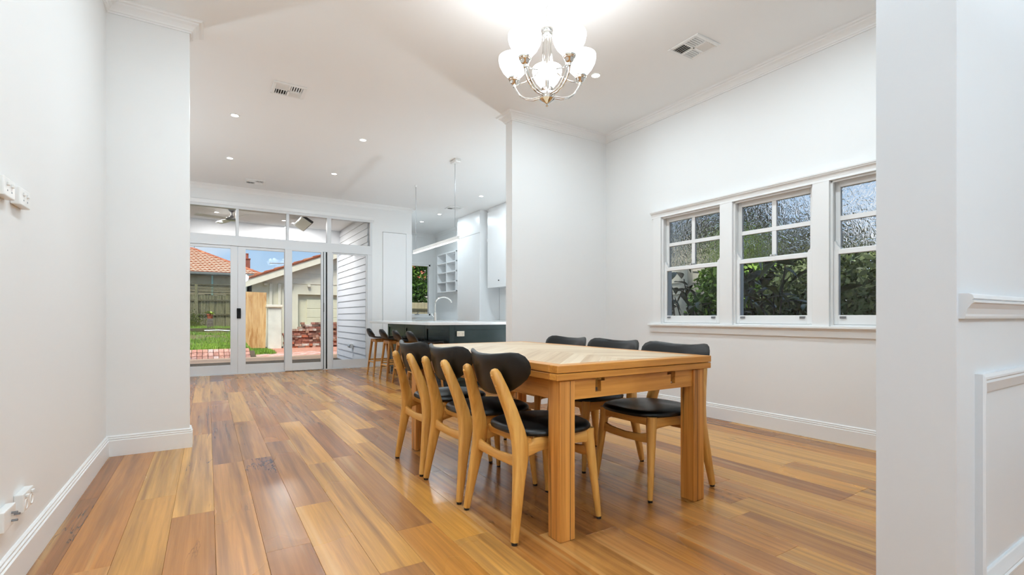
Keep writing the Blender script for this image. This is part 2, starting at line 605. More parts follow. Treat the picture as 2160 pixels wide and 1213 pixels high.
wk.box(2.74, KX0, YK, YK + .12, 0, ZC).box(KX1, XK + .12, YK, YK + .12, 0, ZC).box(KX0, KX1, YK, YK + .12, 0, KZ0).box(KX0, KX1, YK, YK + .12, KZ1, ZC)
struct('wall_kitchen_far', wk, 'wall_paint', 'white far kitchen wall with narrow window', 'wall')
struct('wall_kitchen_right', MB().box(XK, XK + .12, YP + .13, YK, 0, ZC), 'wall_paint', 'white kitchen side wall behind the cabinets', 'wall')

# flush pantry door
door2 = thing('door_2', 'flush white panel door beside the glazed doors', 'door', (3.26, YB, 0), kind='structure')
MB().box(3.015, 3.505, YB - .012, YB + .03, 0.008, 2.728).build('leaf', 'cabinet_white', door2, bevel=0.003)
struct('trim_panel', MB().box(3.508, 3.632, YB - .012, YB, 0.0, 2.728), 'cabinet_white', 'narrow white panel edge at the kitchen recess corner', 'trim')

# ---- cornices
corn = [(0, 3.182), (0.010, 3.182), (0.012, 3.192), (0.020, 3.196), (0.024, 3.206), (0.040, 3.226), (0.058, 3.238), (0.062, 3.246), (0.078, 3.250), (0.082, 3.258), (0.092, 3.2635), (0, 3.2635)]
struct('trim_1', MB().sweep([(XL, YREAR), (XL, YN), (-0.118, YN), (-0.118, YN + .12), (-4.6, YN + .12)], corn, -1), 'trim_paint', 'white moulded cornice along left wall and its return', 'cornice')
struct('trim_2', MB().sweep([(XR, YT1), (XR, YP), (2.859, YP), (2.859, YP + .13), (XK, YP + .13)], corn, 1), 'trim_paint', 'white moulded cornice over the windows and round the pier', 'cornice')
struct('trim_3', MB().sweep([(3.63, YB), (-4.6, YB)], corn, 1), 'trim_paint', 'white moulded cornice above the glazed doors', 'cornice')
struct('trim_4', MB().sweep([(5.02, 8.92), (XK, 8.92)], corn, 1), 'trim_paint', 'short white cornice at the kitchen recess', 'cornice')
struct('trim_5', MB().sweep([(XK, 10.2), (XK, YK), (3.63, YK), (3.63, YB)], corn, 1), 'trim_paint', 'white moulded cornice round the kitchen end', 'cornice')

# ---- baseboards
base = [(0, 0), (0.018, 0), (0.018, 0.112), (0.012, 0.116), (0.0145, 0.122), (0.0145, 0.127), (0.008, 0.131), (0.0105, 0.136), (0.0105, 0.141), (0.004, 0.147), (0, 0.147)]
struct('baseboard_left', MB().sweep([(XL, YREAR), (XL, YN), (-0.118, YN), (-0.118, YN + .12), (-4.6, YN + .12)], base, -1), 'trim_paint', 'tall white moulded skirting along the left wall and return', 'baseboard')
struct('baseboard_right', MB().sweep([(XR, YT1), (XR, YP), (2.859, YP), (2.859, YP + .13), (XK, YP + .13)], base, 1), 'trim_paint', 'tall white moulded skirting beneath the sash windows', 'baseboard')

# ---- wainscot mouldings (near wall on the right)
def dado_prof(z0):
    return [(0, z0), (0.012, z0), (0.014, z0 + .006), (0.014, z0 + .012), (0.018, z0 + .026), (0.026, z0 + .038), (0.030, z0 + .041), (0.030, z0 + .046), (0.026, z0 + .048), (0.030, z0 + .051), (0.027, z0 + .060), (0.020, z0 + .064), (0, z0 + .064)]
struct('trim_6', MB().sweep([(1.612, YT0), (4.88, YT0)], dado_prof(0.996), -1), 'wainscot_grey', 'grey chair rail moulding on the near right wall', 'chair rail')
def picture_frame(x0, x1, z0, z1):
    mb = MB()
    pr = [(0.0, 0.0), (0.016, 0.0), (0.020, 0.008), (0.020, 0.014), (0.016, 0.018), (0.018, 0.024), (0.012, 0.040), (0.008, 0.052), (0.006, 0.055), (0.0, 0.055)]
    k = len(pr)
    for (x, z, sx, sz) in ((x0, z0, 1, 1), (x1, z0, -1, 1), (x1, z1, -1, -1), (x0, z1, 1, -1)):
        mb.v += [(x + sx * w, YT0 - d, z + sz * w) for d, w in pr]
    for c in range(4):
        d = (c + 1) % 4
        for q in range(k):
            r = (q + 1) % k
            mb.f.append((c * k + q, c * k + r, d * k + r, d * k + q))
    return mb
struct('trim_7', picture_frame(1.735, 3.1, 0.25, 0.848), 'wainscot_grey', 'grey rectangular panel moulding below the chair rail', 'panel moulding')
struct('baseboard_wainscot', MB().sweep([(XT, YT1), (XT, YT0), (4.88, YT0)], base, -1), 'wainscot_grey', 'grey skirting at foot of the wainscot wall', 'baseboard')

# ------------------------------------------------------------------ dining sash windows
def sash_window(idx, a, b, label):
    g0, g1 = a + 0.06, b - 0.045
    w = thing('window_%d' % idx, label, 'window', (XR, (a + b) / 2, 0.93), kind='structure')
    fr = MB()
    fr.box(XR + .004, XR + .16, a - .028, a + .002, 0.925, 2.125).box(XR + .004, XR + .16, b - .002, b + .028, 0.925, 2.125)
    fr.box(XR + .004, XR + .16, a, b, 2.098, 2.125).box(XR + .004, XR + .16, a, b, 0.925, 0.938)
    fr.box(XR + .004, XR + .022, a, a + .014, 0.938, 2.098).box(XR + .004, XR + .022, b - .014, b, 0.938, 2.098).box(XR + .004, XR + .022, a, b, 2.084, 2.098)
    fr.build('frame', 'trim_paint', w, bevel=0.002)
    # lower sash (inner)
    x0, x1 = XR + .024, XR + .062
    lo = MB()
    lo.box(x0, x1, a + .003, g0, 0.94, 1.543).box(x0, x1, g1, b - .003, 0.94, 1.543)
    lo.box(x0, x1, g0, g1, 0.94, 1.016).box(x0, x1, g0, g1, 1.504, 1.543)
    ls = lo.build('lower_sash', 'trim_paint', w, bevel=0.003)
    for yy, s in ((a + .004, 1), (b - .004, -1)):      # sash horns
        pts = [(yy, 1.543), (yy, 1.615), (yy + s * .018, 1.612), (yy + s * .024, 1.592), (yy + s * .036, 1.572), (yy + s * .05, 1.562), (yy + s * .055, 1.543)]
        MB().prism(pts, 'x', x0 + .004, x1 - .004).build('sash_horn', 'trim_paint', ls, bevel=0.002)
    MB().box(x0 + .016, x0 + .021, g0, g1, 1.016, 1.504).build('pane', 'glass', ls)
    for yy in (g0 + .035, g1 - .035):
        m_ = MB().box(x0 - .010, x0, yy - .022, yy + .022, 1.000, 1.006).box(x0 - .010, x0 - .006, yy - .022, yy + .022, 0.988, 1.003)
        m_.build('sash_lift', 'steel', ls, bevel=0.0015)
    yc = (g0 + g1) / 2
    MB().box(x0 + .006, x1, yc - .03, yc + .03, 1.543, 1.549).lathe([(0.0, 1.549), (.012, 1.549), (.012, 1.562), (.006, 1.568), (0.0, 1.568)], (x0 + .02, yc + .012, 0), 12).box(x0 + .012, x0 + .03, yc - .03, yc - .008, 1.549, 1.564).build('sash_lock', 'chrome', ls, bevel=0.0015)
    # upper sash (outer)
    x0, x1 = XR + .066, XR + .104
    up = MB()
    up.box(x0, x1, a + .003, g0 - .004, 1.512, 2.097).box(x0, x1, g1 + .004, b - .003, 1.512, 2.097)
    up.box(x0, x1, g0 - .004, g1 + .004, 2.048, 2.097).box(x0, x1, g0 - .004, g1 + .004, 1.512, 1.552)
    us = up.build('upper_sash', 'trim_paint', w, bevel=0.003)
    ym = (g0 + g1) / 2
    mu = MB().box(x0 + .003, x1 - .003, ym - .02, ym + .02, 1.552, 1.778).box(x0 + .003, x1 - .003, ym - .02, ym + .02, 1.816, 2.048).box(x0 + .002, x1 - .002, g0 - .004, g1 + .004, 1.778, 1.816)
    mu.build('glazing_bars', 'trim_paint', us, bevel=0.002)
    for ya, yb in ((g0 - .004, ym - .02), (ym + .02, g1 + .004)):
        for za, zb in ((1.552, 1.778), (1.816, 2.048)):
            MB().box(x0 + .016, x0 + .022, ya, yb, za, zb).build('pane', 'obscure_glass', us)
    return w
sash_window(1, 2.942, 3.665, 'white double hung sash window farthest from the camera, obscure upper panes')
sash_window(2, 2.085, 2.803, 'middle white double hung sash window with dark leaves behind')
sash_window(3, 1.228, 1.950, 'white double hung sash window cut off by the near wall end')

# window architraves, head, sill
casing = thing('trim_8', 'white architrave, head moulding and sill round the three sash windows', 'window trim', (XR, 2.45, 0.83), kind='structure')
for a, b in ((3.668, 3.775), (2.806, 2.939), (1.953, 2.082), (1.09, 1.225)):
    MB().box(XR - .02, XR + .004, a, b, 0.925, 2.112).build('casing', 'trim_paint', casing, bevel=0.002)
hp = [(0, 2.100), (0.022, 2.100), (0.022, 2.118), (0.024, 2.124), (0.030, 2.142), (0.044, 2.150), (0.046, 2.158), (0.052, 2.160), (0.054, 2.172), (0, 2.175)]
MB().sweep([(XR, 1.06), (XR, 3.795)], hp, 1).build('head_moulding', 'trim_paint', casing)
MB().box(XR - .055, XR + .06, 1.04, 3.83, 0.905, 0.926).build('sill', 'trim_paint', casing, bevel=0.006, segs=2)
ap = [(0, 0.836), (0.020, 0.836), (0.020, 0.886), (0.026, 0.892), (0.026, 0.905), (0, 0.905)]
MB().sweep([(XR, 1.05), (XR, 3.815)], ap, 1).build('apron', 'trim_paint', casing)

# ------------------------------------------------------------------ glazed sliding doors
gd = thing('door_1', 'white framed glazed sliding doors with transom lights opening onto the deck', 'door', (0.65, YB, 0), kind='structure')
fr = MB()
fr.box(-1.5, 2.80, YB - .005, YB + .11, 2.245, 2.420)                     # transom rail
fr.box(-1.5, 2.80, YB - .005, YB + .11, 2.895, 2.955)                     # head
for x0, x1 in ((-1.5, -1.43), (-0.53, -0.485), (0.418, 0.462), (1.225, 1.272), (1.937, 2.014), (2.762, 2.80)):
    fr.box(x0, x1, YB - .001, YB + .10, 2.42, 2.895)
fr.box(-1.5, -1.43, YB - .005, YB + .11, 0.0, 2.245).box(2.70, 2.80, YB - .005, YB + .11, 0.0, 2.245)
fr.box(1.94, 2.03, YB - .005, YB + .11, 0.0, 2.245)
fr.box(-1.5, 2.80, YB - .004, YB + .11, -0.012, 0.012)
fr.build('frame', 'door_paint', gd, bevel=0.002)
ar = MB().box(-1.6, 2.84, YB - .016, YB, 2.955, 3.008).box(-1.6, 2.84, YB - .02, YB, 2.940, 2.957)
ar.build('architrave', 'trim_paint', gd, bevel=0.003)
for x0, x1 in ((-1.43, -0.53), (-0.485, 0.418), (0.462, 1.225), (1.272, 1.937), (2.014, 2.762)):
    MB().box(x0, x1, YB + .05, YB + .056, 2.42, 2.895).build('transom_pane', 'glass', gd)
def leaf(x0, x1, y0, sl, sr, zt=2.196, zb=0.165, top=2.243):
    m_ = MB()
    m_.box(x0, x0 + sl, y0, y0 + .04, 0.014, top).box(x1 - sr, x1, y0, y0 + .04, 0.014, top)
    m_.box(x0 + sl, x1 - sr, y0, y0 + .04, 0.014, zb).box(x0 + sl, x1 - sr, y0, y0 + .04, zt, top)
    o = m_.build('door_leaf', 'door_paint', gd, bevel=0.002)
    MB().box(x0 + sl, x1 - sr, y0 + .017, y0 + .023, zb, zt).build('pane', 'glass', o)
    return o
leaf(-1.43, -0.455, YB + .058, .11, .11)
l1 = leaf(-0.455, 0.4445, YB + .012, .11, .108)
l2 = leaf(0.4475, 1.30, YB + .0125, .122, .11)
leaf(1.196, 1.846, YB - .036, .122, .026, 2.222, 0.150, 2.246)
leaf(2.03, 2.70, YB + .012, .022, .022, 2.218, 0.172, 2.244)
MB().box(1.866, 1.878, YB + .002, YB + .03, 0.014, 2.243).box(1.912, 1.938, YB + .002, YB + .03, 0.014, 2.243).build('seal', 'black_rubber', gd)
MB().box(1.846, 1.866, YB - .012, YB + .03, 0.014, 2.243).box(1.878, 1.912, YB - .008, YB + .03, 0.014, 2.243).build('stacked_leaf_edge', 'door_paint', gd, bevel=0.002)
MB().box(1.866, 1.880, YB - .012, YB + .01, 1.10, 1.27).build('pull', 'black_metal', gd, bevel=0.002)
lk = MB().box(0.432, 0.494, YB - .010, YB + .012, 0.978, 1.155)
lo_ = lk.build('lock_plate', 'black_metal', l2, bevel=0.004)
MB().box(0.446, 0.464, YB - .030, YB - .010, 1.0, 1.07).lathe([(0, -.028), (.012, -.028), (.014, -.010), (0, -.010)], (0.466, YB, 1.12), 12, 'y').build('lock_lever', 'black_metal', lo_, bevel=0.002)

# ------------------------------------------------------------------ kitchen window
kw = thing('window_4', 'narrow white kitchen window with winder and greenery behind', 'window', (4.77, YK, KZ0), kind='structure')
m_ = MB()
m_.box(KX0, KX0 + .05, YK - .005, YK + .09, KZ0, KZ1).box(KX1 - .05, KX1, YK - .005, YK + .09, KZ0, KZ1).box(KX0, KX1, YK - .005, YK + .09, KZ0, KZ0 + .05).box(KX0, KX1, YK - .005, YK + .09, KZ1 - .05, KZ1)
m_.build('frame', 'trim_paint', kw, bevel=0.003)
m_ = MB().box(KX0 - .06, KX0 + .005, YK - .018, YK, KZ0 - .06, KZ1 + .06).box(KX1 - .005, KX1 + .06, YK - .018, YK, KZ0 - .06, KZ1 + .06).box(KX0, KX1, YK - .018, YK, KZ1 - .005, KZ1 + .06).box(KX0, KX1, YK - .018, YK, KZ0 - .06, KZ0 + .005)
m_.build('casing', 'trim_paint', kw, bevel=0.003)
MB().box(KX0 + .05, KX1 - .05, YK + .04, YK + .046, KZ0 + .05, KZ1 - .05).build('pane', 'glass', kw)
MB().box(4.74, 4.86, YK - .02, YK - .005, KZ0 + .028, KZ0 + .043).tube([(4.80, YK - .01, KZ0 + .04), (4.80, YK - .04, KZ0 + .075), (4.84, YK - .05, KZ0 + .085)], .008, 8).build('winder', 'steel', kw, bevel=0.002)

# ------------------------------------------------------------------ lights in the ceiling and added fill lights
def downlight(x, y, z=ZC, label='', power=DOWNLIGHT_W, group='recessed downlights', color=LAMP_WHITE):
    t = thing('downlight', label, 'downlight', (x, y, z), group)
    MB().lathe([(.036, -.001), (.037, -.006), (.044, -.008), (.047, -.004), (.048, 0.0), (.036, 0.0)], (x, y, z), 28, closed=True).build('trim_ring', 'white_plastic', t, smooth=True)
    MB().lathe([(0, -.003), (.037, -.003), (.037, 0.0), (0, 0.0)], (x, y, z), 28).build('lens', 'lamp_lens', t)
    ld = bpy.data.lights.new('downlight_lamp', 'AREA')
    ld.shape = 'DISK'
    ld.size = 0.075
    ld.energy = power
    ld.color = color
    lo = bpy.data.objects.new('lamp', ld)
    COL.objects.link(lo)
    lo.parent = t
    lo.location = (0, 0, -0.012)
    return t
G_LIV = 'downlights over the living area'
downlight(0.258, 6.258, label='downlight nearest the large vent, left row of the living ceiling', power=DOWNLIGHT_W * 1.8)
downlight(1.680, 6.258, label='downlight in front of the ceiling, second from left, near row', power=DOWNLIGHT_W * 1.8)
downlight(0.268, 7.978, label='downlight left of the small vent above the glazed doors', power=DOWNLIGHT_W * 1.8)
downlight(1.690, 7.978, label='downlight nearest the glazed doors, right of small vent', power=DOWNLIGHT_W * 1.8)
downlight(4.330, 7.990, label='downlight in the kitchen nearest the pier wall', power=DOWNLIGHT_W * 1.7)
downlight(4.315, 9.880, label='downlight in the kitchen right of the pair above the pendant light', power=DOWNLIGHT_W * 1.7)
downlight(4.300, 10.88, label='downlight in the kitchen deepest above the far window', power=DOWNLIGHT_W * 1.7)
downlight(3.075, 3.430, label='downlight in the dining ceiling beside the chandelier', power=DOWNLIGHT_W * 2.6)
for (x, y, l) in ((0.60, 3.30, 'added unseen downlight in the dining ceiling on the left side, far one'), (0.60, 1.75, 'added unseen downlight in the dining ceiling on the left side, near one'), (3.075, 1.75, 'added unseen downlight in the dining ceiling close to the window wall, near one'), (4.33, 6.26, 'added downlight in the kitchen hidden behind the pier'),
                  (-1.4, 6.26, 'added unseen downlight over the left living area, near row'), (-1.4, 7.98, 'added unseen downlight over the left living area, far row')):
    downlight(x, y, label=l, power=DOWNLIGHT_W * (2.8 if 'dining' in l else 1.6))  # all out of view, added to raise the room's brightness
def globe(x, y, label):  # unseen globe added as fill light, not a known fixture
    t = thing('fill_globe', label, 'pendant light', (x, y, ZC))
    MB().lathe([(0, ZC - .03), (.05, ZC - .03), (.055, ZC), (0, ZC)], (x, y, 0), 20).build('canopy', 'chrome', t, smooth=True)
    MB().tube([(x, y, ZC - .03), (x, y, 2.62)], .006, 8).build('rod', 'chrome', t)
    MB().lathe([(0, 2.62)] + [(.13 * math.sin(a * PI / 10), 2.50 + .13 * math.cos(a * PI / 10)) for a in range(1, 10)] + [(0, 2.37)], (x, y, 0), 24).build('globe', 'fill_globe_glow', t, smooth=True)
def add_fill_uplight(x, y, label, power, h=0.46):  # unseen uplighters added to bounce fill light off the ceiling
    t = thing('fill_uplight', label, 'added fill light', (x, y, 0))
    MB().lathe([(0, 0), (.14, 0), (.14, .012), (.03, .03), (0, .03)], (x, y, 0), 28).build('base', 'black_metal', t, smooth=True)
    MB().tube([(x, y, .03), (x, y, h - .14)], .012, 10).build('pole', 'black_metal', t, smooth=True)
    MB().lathe([(.012, h - .14), (.05, h - .135), (.13, h - .07), (.16, h), (.155, h), (.12, h - .06), (.045, h - .12), (.012, h - .125)], (x, y, 0), 28, closed=True).build('bowl', 'white_plastic', t, smooth=True)
    ld = bpy.data.lights.new('fill_uplight_lamp', 'AREA')
    ld.shape = 'DISK'
    ld.size = 0.24
    ld.energy = power
    ld.color = LAMP_WHITE
    lo = bpy.data.objects.new('lamp', ld)
    COL.objects.link(lo)
    lo.parent = t
    lo.location = (0, 0, h - .005)
    lo.rotation_euler = (PI, 0, 0)
add_fill_uplight(0.9, -1.0, 'black uplighter added as unseen fill behind the camera', FILL_UPLIGHT_W * 0.75, 1.76)
add_fill_uplight(4.5, 5.50, 'low black uplighter added as fill, hidden behind the pier wall', FILL_UPLIGHT_W * 0.40)
add_fill_uplight(-2.1, 6.9, 'low black uplighter added as unseen fill in the left living area', FILL_UPLIGHT_W * 0.70)
globe(1.2, -1.5, 'white globe added as unseen fill behind the camera')

# ------------------------------------------------------------------ ceiling vents
def vent(x, y, label, w=0.30, l=0.30):
    t = thing('ceiling_vent', label, 'vent', (x, y, ZC), 'square ceiling air vents')
    x0, x1, y0, y1 = x - w / 2, x + w / 2, y - l / 2, y + l / 2
    b = .032
    m_ = MB().box(x0, x1, y0, y0 + b, ZC - .012, ZC).box(x0, x1, y1 - b, y1, ZC - .012, ZC).box(x0, x0 + b, y0 + b, y1 - b, ZC - .012, ZC).box(x1 - b, x1, y0 + b, y1 - b, ZC - .012, ZC)
    m_.build('frame', 'white_plastic', t, bevel=0.004)
    MB().box(x - .008, x + .008, y0 + b, y1 - b, ZC - .011, ZC - .002).box(x0 + b, x1 - b, y - .008, y + .008, ZC - .011, ZC - .002).build('divider', 'white_plastic', t)
    MB().box(x0 + b, x1 - b, y0 + b, y1 - b, ZC - .0015, ZC - .0005).build('backing', 'vent_dark', t)
    for qx in (0, 1):
        for qy in (0, 1):
            cx0 = (x0 + b, x + .008)[qx]; cx1 = (x - .008, x1 - b)[qx]
            cy0 = (y0 + b, y + .008)[qy]; cy1 = (y - .008, y1 - b)[qy]
            for k in range(5):
                f = (k + 0.5) / 5
                tilt = 0.75 if (qx ^ qy) else -0.75
                if (qx + qy) % 2 == 0:
                    c = Vector(((cx0 + cx1) / 2, cy0 + (cy1 - cy0) * f, ZC - .008))
                    mt = Matrix.Translation(c) @ Matrix.Rotation(tilt, 4, 'X')
                    MB().box(-(cx1 - cx0) / 2, (cx1 - cx0) / 2, -.0062, .0062, -.001, .001, mt).build('slat', 'white_plastic', t)
                else:
                    c = Vector((cx0 + (cx1 - cx0) * f, (cy0 + cy1) / 2, ZC - .008))
                    mt = Matrix.Translation(c) @ Matrix.Rotation(tilt * (1 if qx else -1), 4, 'Y')
                    MB().box(-.0062, .0062, -(cy1 - cy0) / 2, (cy1 - cy0) / 2, -.001, .001, mt).build('slat', 'white_plastic', t)
vent(0.685, 5.28, 'white slatted air vent left of centre nearest the camera in the living ceiling')
vent(3.450, 2.635, 'white slatted air vent in the dining ceiling near the right wall')
vent(0.670, 9.16, 'small looking air vent just above the glazed doors')
vent(4.325, 9.15, 'white air vent in the kitchen ceiling behind the pendant cable')

# ------------------------------------------------------------------ chandelier
CH = (1.905, 2.60)
rose = MB().lathe([(0.0, ZC - .035), (.06, ZC - .035), (.075, ZC - .022), (.13, ZC - .016), (.15, ZC - .028), (.17, ZC - .016), (.27, ZC - .012), (.30, ZC - .022), (.33, ZC - .012), (.37, ZC - .006), (.375, ZC), (0, ZC)], (*CH, 0), 48)
for k in range(16):
    a = 2 * PI * k / 16
    mt = Matrix.Translation((CH[0] + .22 * math.cos(a), CH[1] + .22 * math.sin(a), ZC - .014)) @ Matrix.Rotation(a, 4, 'Z')
    rose.prism([(p[0], p[1]) for p in [tuple((mt @ Vector(q + (0,)))[:2]) for q in ((-.045, 0), (-.01, -.02), (.045, 0), (-.01, .02))]], 'z', ZC - .026, ZC - .008)
tag(rose.build('ceiling_rose', 'ceiling_paint', None, smooth=True), 'round white plaster ceiling rose above the chandelier', 'ceiling rose')

ch = thing('chandelier', 'five arm chrome chandelier with glowing white glass bowls above the table', 'chandelier', (*CH, ZC - .035))
c0 = (*CH, 0)
MB().lathe([(0, 2.455 - .062), (.006, 2.395), (.010, 2.402), (.005, 2.410), (.010, 2.416), (.030, 2.425), (.052, 2.440), (.054, 2.475), (.048, 2.485), (.030, 2.490), (.014, 2.50), (.011, 2.56), (.016, 2.575), (.011, 2.59), (.009, 2.86), (0, 2.86)], c0, 24).build('stem', 'chrome', ch, smooth=True)
MB().lathe([(0, 2.862), (.030, 2.862), (.036, 2.872), (.033, 2.886), (.038, 2.894), (.038, 2.914), (.030, 2.926), (.016, 2.935), (.008, 2.95), (0, 2.95)], c0, 24).build('collar', 'chrome', ch, smooth=True)
MB().lathe([(0, ZC - .075), (.02, ZC - .075), (.052, ZC - .062), (.058, ZC - .045), (.058, ZC - .035), (0, ZC - .035)], c0, 24).build('ceiling_canopy', 'chrome', ch, smooth=True)
zz, k = 2.955, 0
while zz < ZC - .08:
    pts = []
    for q in range(13):
        a = 2 * PI * q / 12
        dx, dz = .008 * math.cos(a), .017 * math.sin(a)
        pts.append((CH[0] + (dx if k % 2 else 0), CH[1] + (0 if k % 2 else dx), zz + .012 + dz))
    MB().tube(pts, .0022, 6).build('chain_link', 'chrome', ch, smooth=True)
    zz += .025
    k += 1
view_az = math.atan2(-CH[1], -CH[0])
for k in range(5):
    az = view_az + math.radians(36 + 72 * k)
    ux, uy = math.cos(az), math.sin(az)
    px_, py_ = -uy, ux
    R0 = 0.235
    def at(r, z, s=0.0): return (CH[0] + ux * r + px_ * s, CH[1] + uy * r + py_ * s, z)
    arm = MB()
    for s in (-.011, .011):
        arm.tube([at(.045, 2.462, s), at(.10, 2.458, s), at(.15, 2.470, s), at(.19, 2.498, s), at(.217, 2.535, s), at(R0, 2.570, s * .6)], .0052, 8)
    arm.build('arm', 'chrome', ch, smooth=True)
    MB().tube([at(.026, 2.87), at(.028, 2.78), at(.035, 2.70), at(.060, 2.635), at(.105, 2.60), at(.16, 2.582), at(R0 - .01, 2.578)], .0045, 8).build('scroll_rod', 'chrome', ch, smooth=True)
    c = at(R0, 0)
    MB().lathe([(0, 2.560), (.010, 2.562), (.014, 2.572), (.012, 2.580), (.026, 2.590), (.030, 2.604), (.036, 2.608), (.036, 2.613), (.040, 2.616), (.040, 2.622), (.042, 2.626), (.038, 2.632), (0, 2.632)], c, 20).build('cup', 'chrome', ch, smooth=True)
    MB().lathe([(.036, 2.628), (.050, 2.640), (.078, 2.672), (.098, 2.710), (.105, 2.742), (.104, 2.765), (.101, 2.765), (.101, 2.742), (.094, 2.711), (.074, 2.675), (.046, 2.645), (.034, 2.634)], c, 28, closed=True).build('glass_bowl', 'shade_glass', ch, smooth=True)
    MB().lathe([(0, 2.632), (.014, 2.634), (.016, 2.66), (.027, 2.69), (.027, 2.71), (.015, 2.73), (0, 2.735)], c, 14).build('bulb', 'strip_lens', ch, smooth=True)
    ld = bpy.data.lights.new('chandelier_lamp', 'POINT')
    ld.energy = CHANDELIER_W
    ld.shadow_soft_size = 0.05
    ld.color = (0.90, 0.96, 1.0)
    lo = bpy.data.objects.new('lamp', ld)
    COL.objects.link(lo)
    lo.parent = ch
    lo.location = (c[0] - CH[0], c[1] - CH[1], 2.80 - (ZC - .035))

# ------------------------------------------------------------------ pendant over the island
pd = thing('pendant_light', 'slim white linear pendant light hanging over the green island', 'pendant light', (3.03, 7.15, ZC))
MB().box(3.013, 3.047, 6.27, 8.04, 2.108, 2.160).build('housing', 'white_plastic', pd, bevel=0.003)
MB().box(3.015, 3.045, 6.275, 8.035, 2.100, 2.108).build('diffuser', 'strip_lens', pd)
MB().box(2.985, 3.075, 6.27, 6.45, ZC - .045, ZC).build('canopy', 'white_plastic', pd, bevel=0.006)
MB().lathe([(0, ZC - .03), (.016, ZC - .03), (.018, ZC), (0, ZC)], (3.03, 7.94, 0), 14).build('cable_anchor', 'white_plastic', pd, smooth=True)
for yy, zt in ((6.38, ZC - .045), (7.94, ZC - .03)):
    MB().tube([(3.03, yy, 2.16), (3.03, yy, zt)], .0032, 6).build('cable', 'steel', pd, smooth=True)
ld = bpy.data.lights.new('pendant_lamp', 'AREA')
ld.shape = 'RECTANGLE'; ld.size = 0.03; ld.size_y = 1.75; ld.energy = 6; ld.color = LAMP_WHITE
lo = bpy.data.objects.new('lamp', ld); COL.objects.link(lo); lo.parent = pd
lo.location = (0, 0.005, 2.096 - ZC)

# ------------------------------------------------------------------ kitchen island
WT = 0.93
isl = thing('kitchen_island', 'dark green panelled kitchen island with white stone top', 'kitchen island', (3.35, 7.57, 0))
MB().box(2.90, 3.90, 6.26, 8.90, 0.0, 0.10).build('kickboard', 'island_green', isl)
MB().box(2.872, 3.92, 6.212, 8.94, 0.10, WT - .04).build('carcass', 'island_green', isl, bevel=0.002)
def shaker(x0, x1, y0, y1, z0, z1, face, name='panel'):
    # raised frame round a flat panel on the face 'x-' or 'y-'
    r, d = .07, .012
    m_ = MB()
    if face == 'y-':
        Y1, Y0 = y0, y0 - d
        m_.box(x0, x0 + r, Y0, Y1, z0, z1).box(x1 - r, x1, Y0, Y1, z0, z1).box(x0 + r, x1 - r, Y0, Y1, z1 - r, z1).box(x0 + r, x1 - r, Y0, Y1, z0, z0 + r)
    else:
        X1, X0 = x0, x0 - d
        m_.box(X0, X1, y0, y0 + r, z0, z1).box(X0, X1, y1 - r, y1, z0, z1).box(X0, X1, y0 + r, y1 - r, z1 - r, z1).box(X0, X1, y0 + r, y1 - r, z0, z0 + r)
    return m_.build(name, 'island_green', isl, bevel=0.002)
shaker(2.86, 3.92, 6.212, 0, 0.10, WT - .042, 'y-')
for ya, yb in ((6.212, 7.10), (7.104, 8.02), (8.024, 8.94)):
    shaker(2.872, 0, ya, yb, 0.10, WT - .042, 'x-')
wt = MB().box(2.53, 3.95, 6.17, 8.98, WT - .04, WT)
tag(wt.build('island_worktop', 'stone_white', None, bevel=0.003), 'white stone worktop overhanging the green island', 'worktop')
def outlet(name, label, cx, cy, cz, mat, group=None):
    t = thing(name, label, 'power outlet', (cx, cy, cz), group)
    MB().box(cx - .058, cx + .058, cy - .011, cy, cz - .037, cz + .037).build('plate', mat, t, bevel=0.003)
    m_ = MB()
    for dx in (-.032, .032):
        for sx, sz in ((-.008, .012), (.008, .012), (0, -.008)):
            m_.box(cx + dx + sx - .0016, cx + dx + sx + .0016, cy - .0125, cy - .0105, cz - .008 + sz - .005, cz - .008 + sz + .005)
    m_.build('socket_slots', 'dark_plastic', t)
    for dx in (-.012, .012):
        MB().box(cx + dx - .006, cx + dx + .006, cy - .015, cy - .011, cz + .012, cz + .024).build('rocker', mat, t, bevel=0.001)
    return t
outlet('power_outlet', 'cream double power outlet on the green island end', 3.028, 6.200, 0.765, 'cream_plastic')

tap = thing('kitchen_tap', 'chrome gooseneck kitchen tap on the island worktop', 'tap', (3.20, 7.50, WT))
MB().lathe([(0, WT), (.030, WT), (.030, WT + .008), (.026, WT + .012), (.026, WT + .14), (.018, WT + .148), (0, WT + .148)], (3.20, 7.50, 0), 18).build('body', 'chrome', tap, smooth=True)
pts = [(3.20, 7.50, WT + .14), (3.20, 7.50, WT + .27)]
for q in range(11):
    a = PI - q * (PI * 0.93) / 10
    pts.append((3.345 + .145 * math.cos(a), 7.50 - .03 * (q / 10), WT + .29 + .115 * math.sin(a)))
MB().tube(pts, .0115, 10).build('spout', 'chrome', tap, smooth=True)
MB().tube([(3.20, 7.50, WT + .075), (3.150, 7.485, WT + .085)], .010, 8).tube([(3.150, 7.485, WT + .085), (3.132, 7.48, WT + .13)], .006, 8).build('lever', 'chrome', tap, smooth=True)

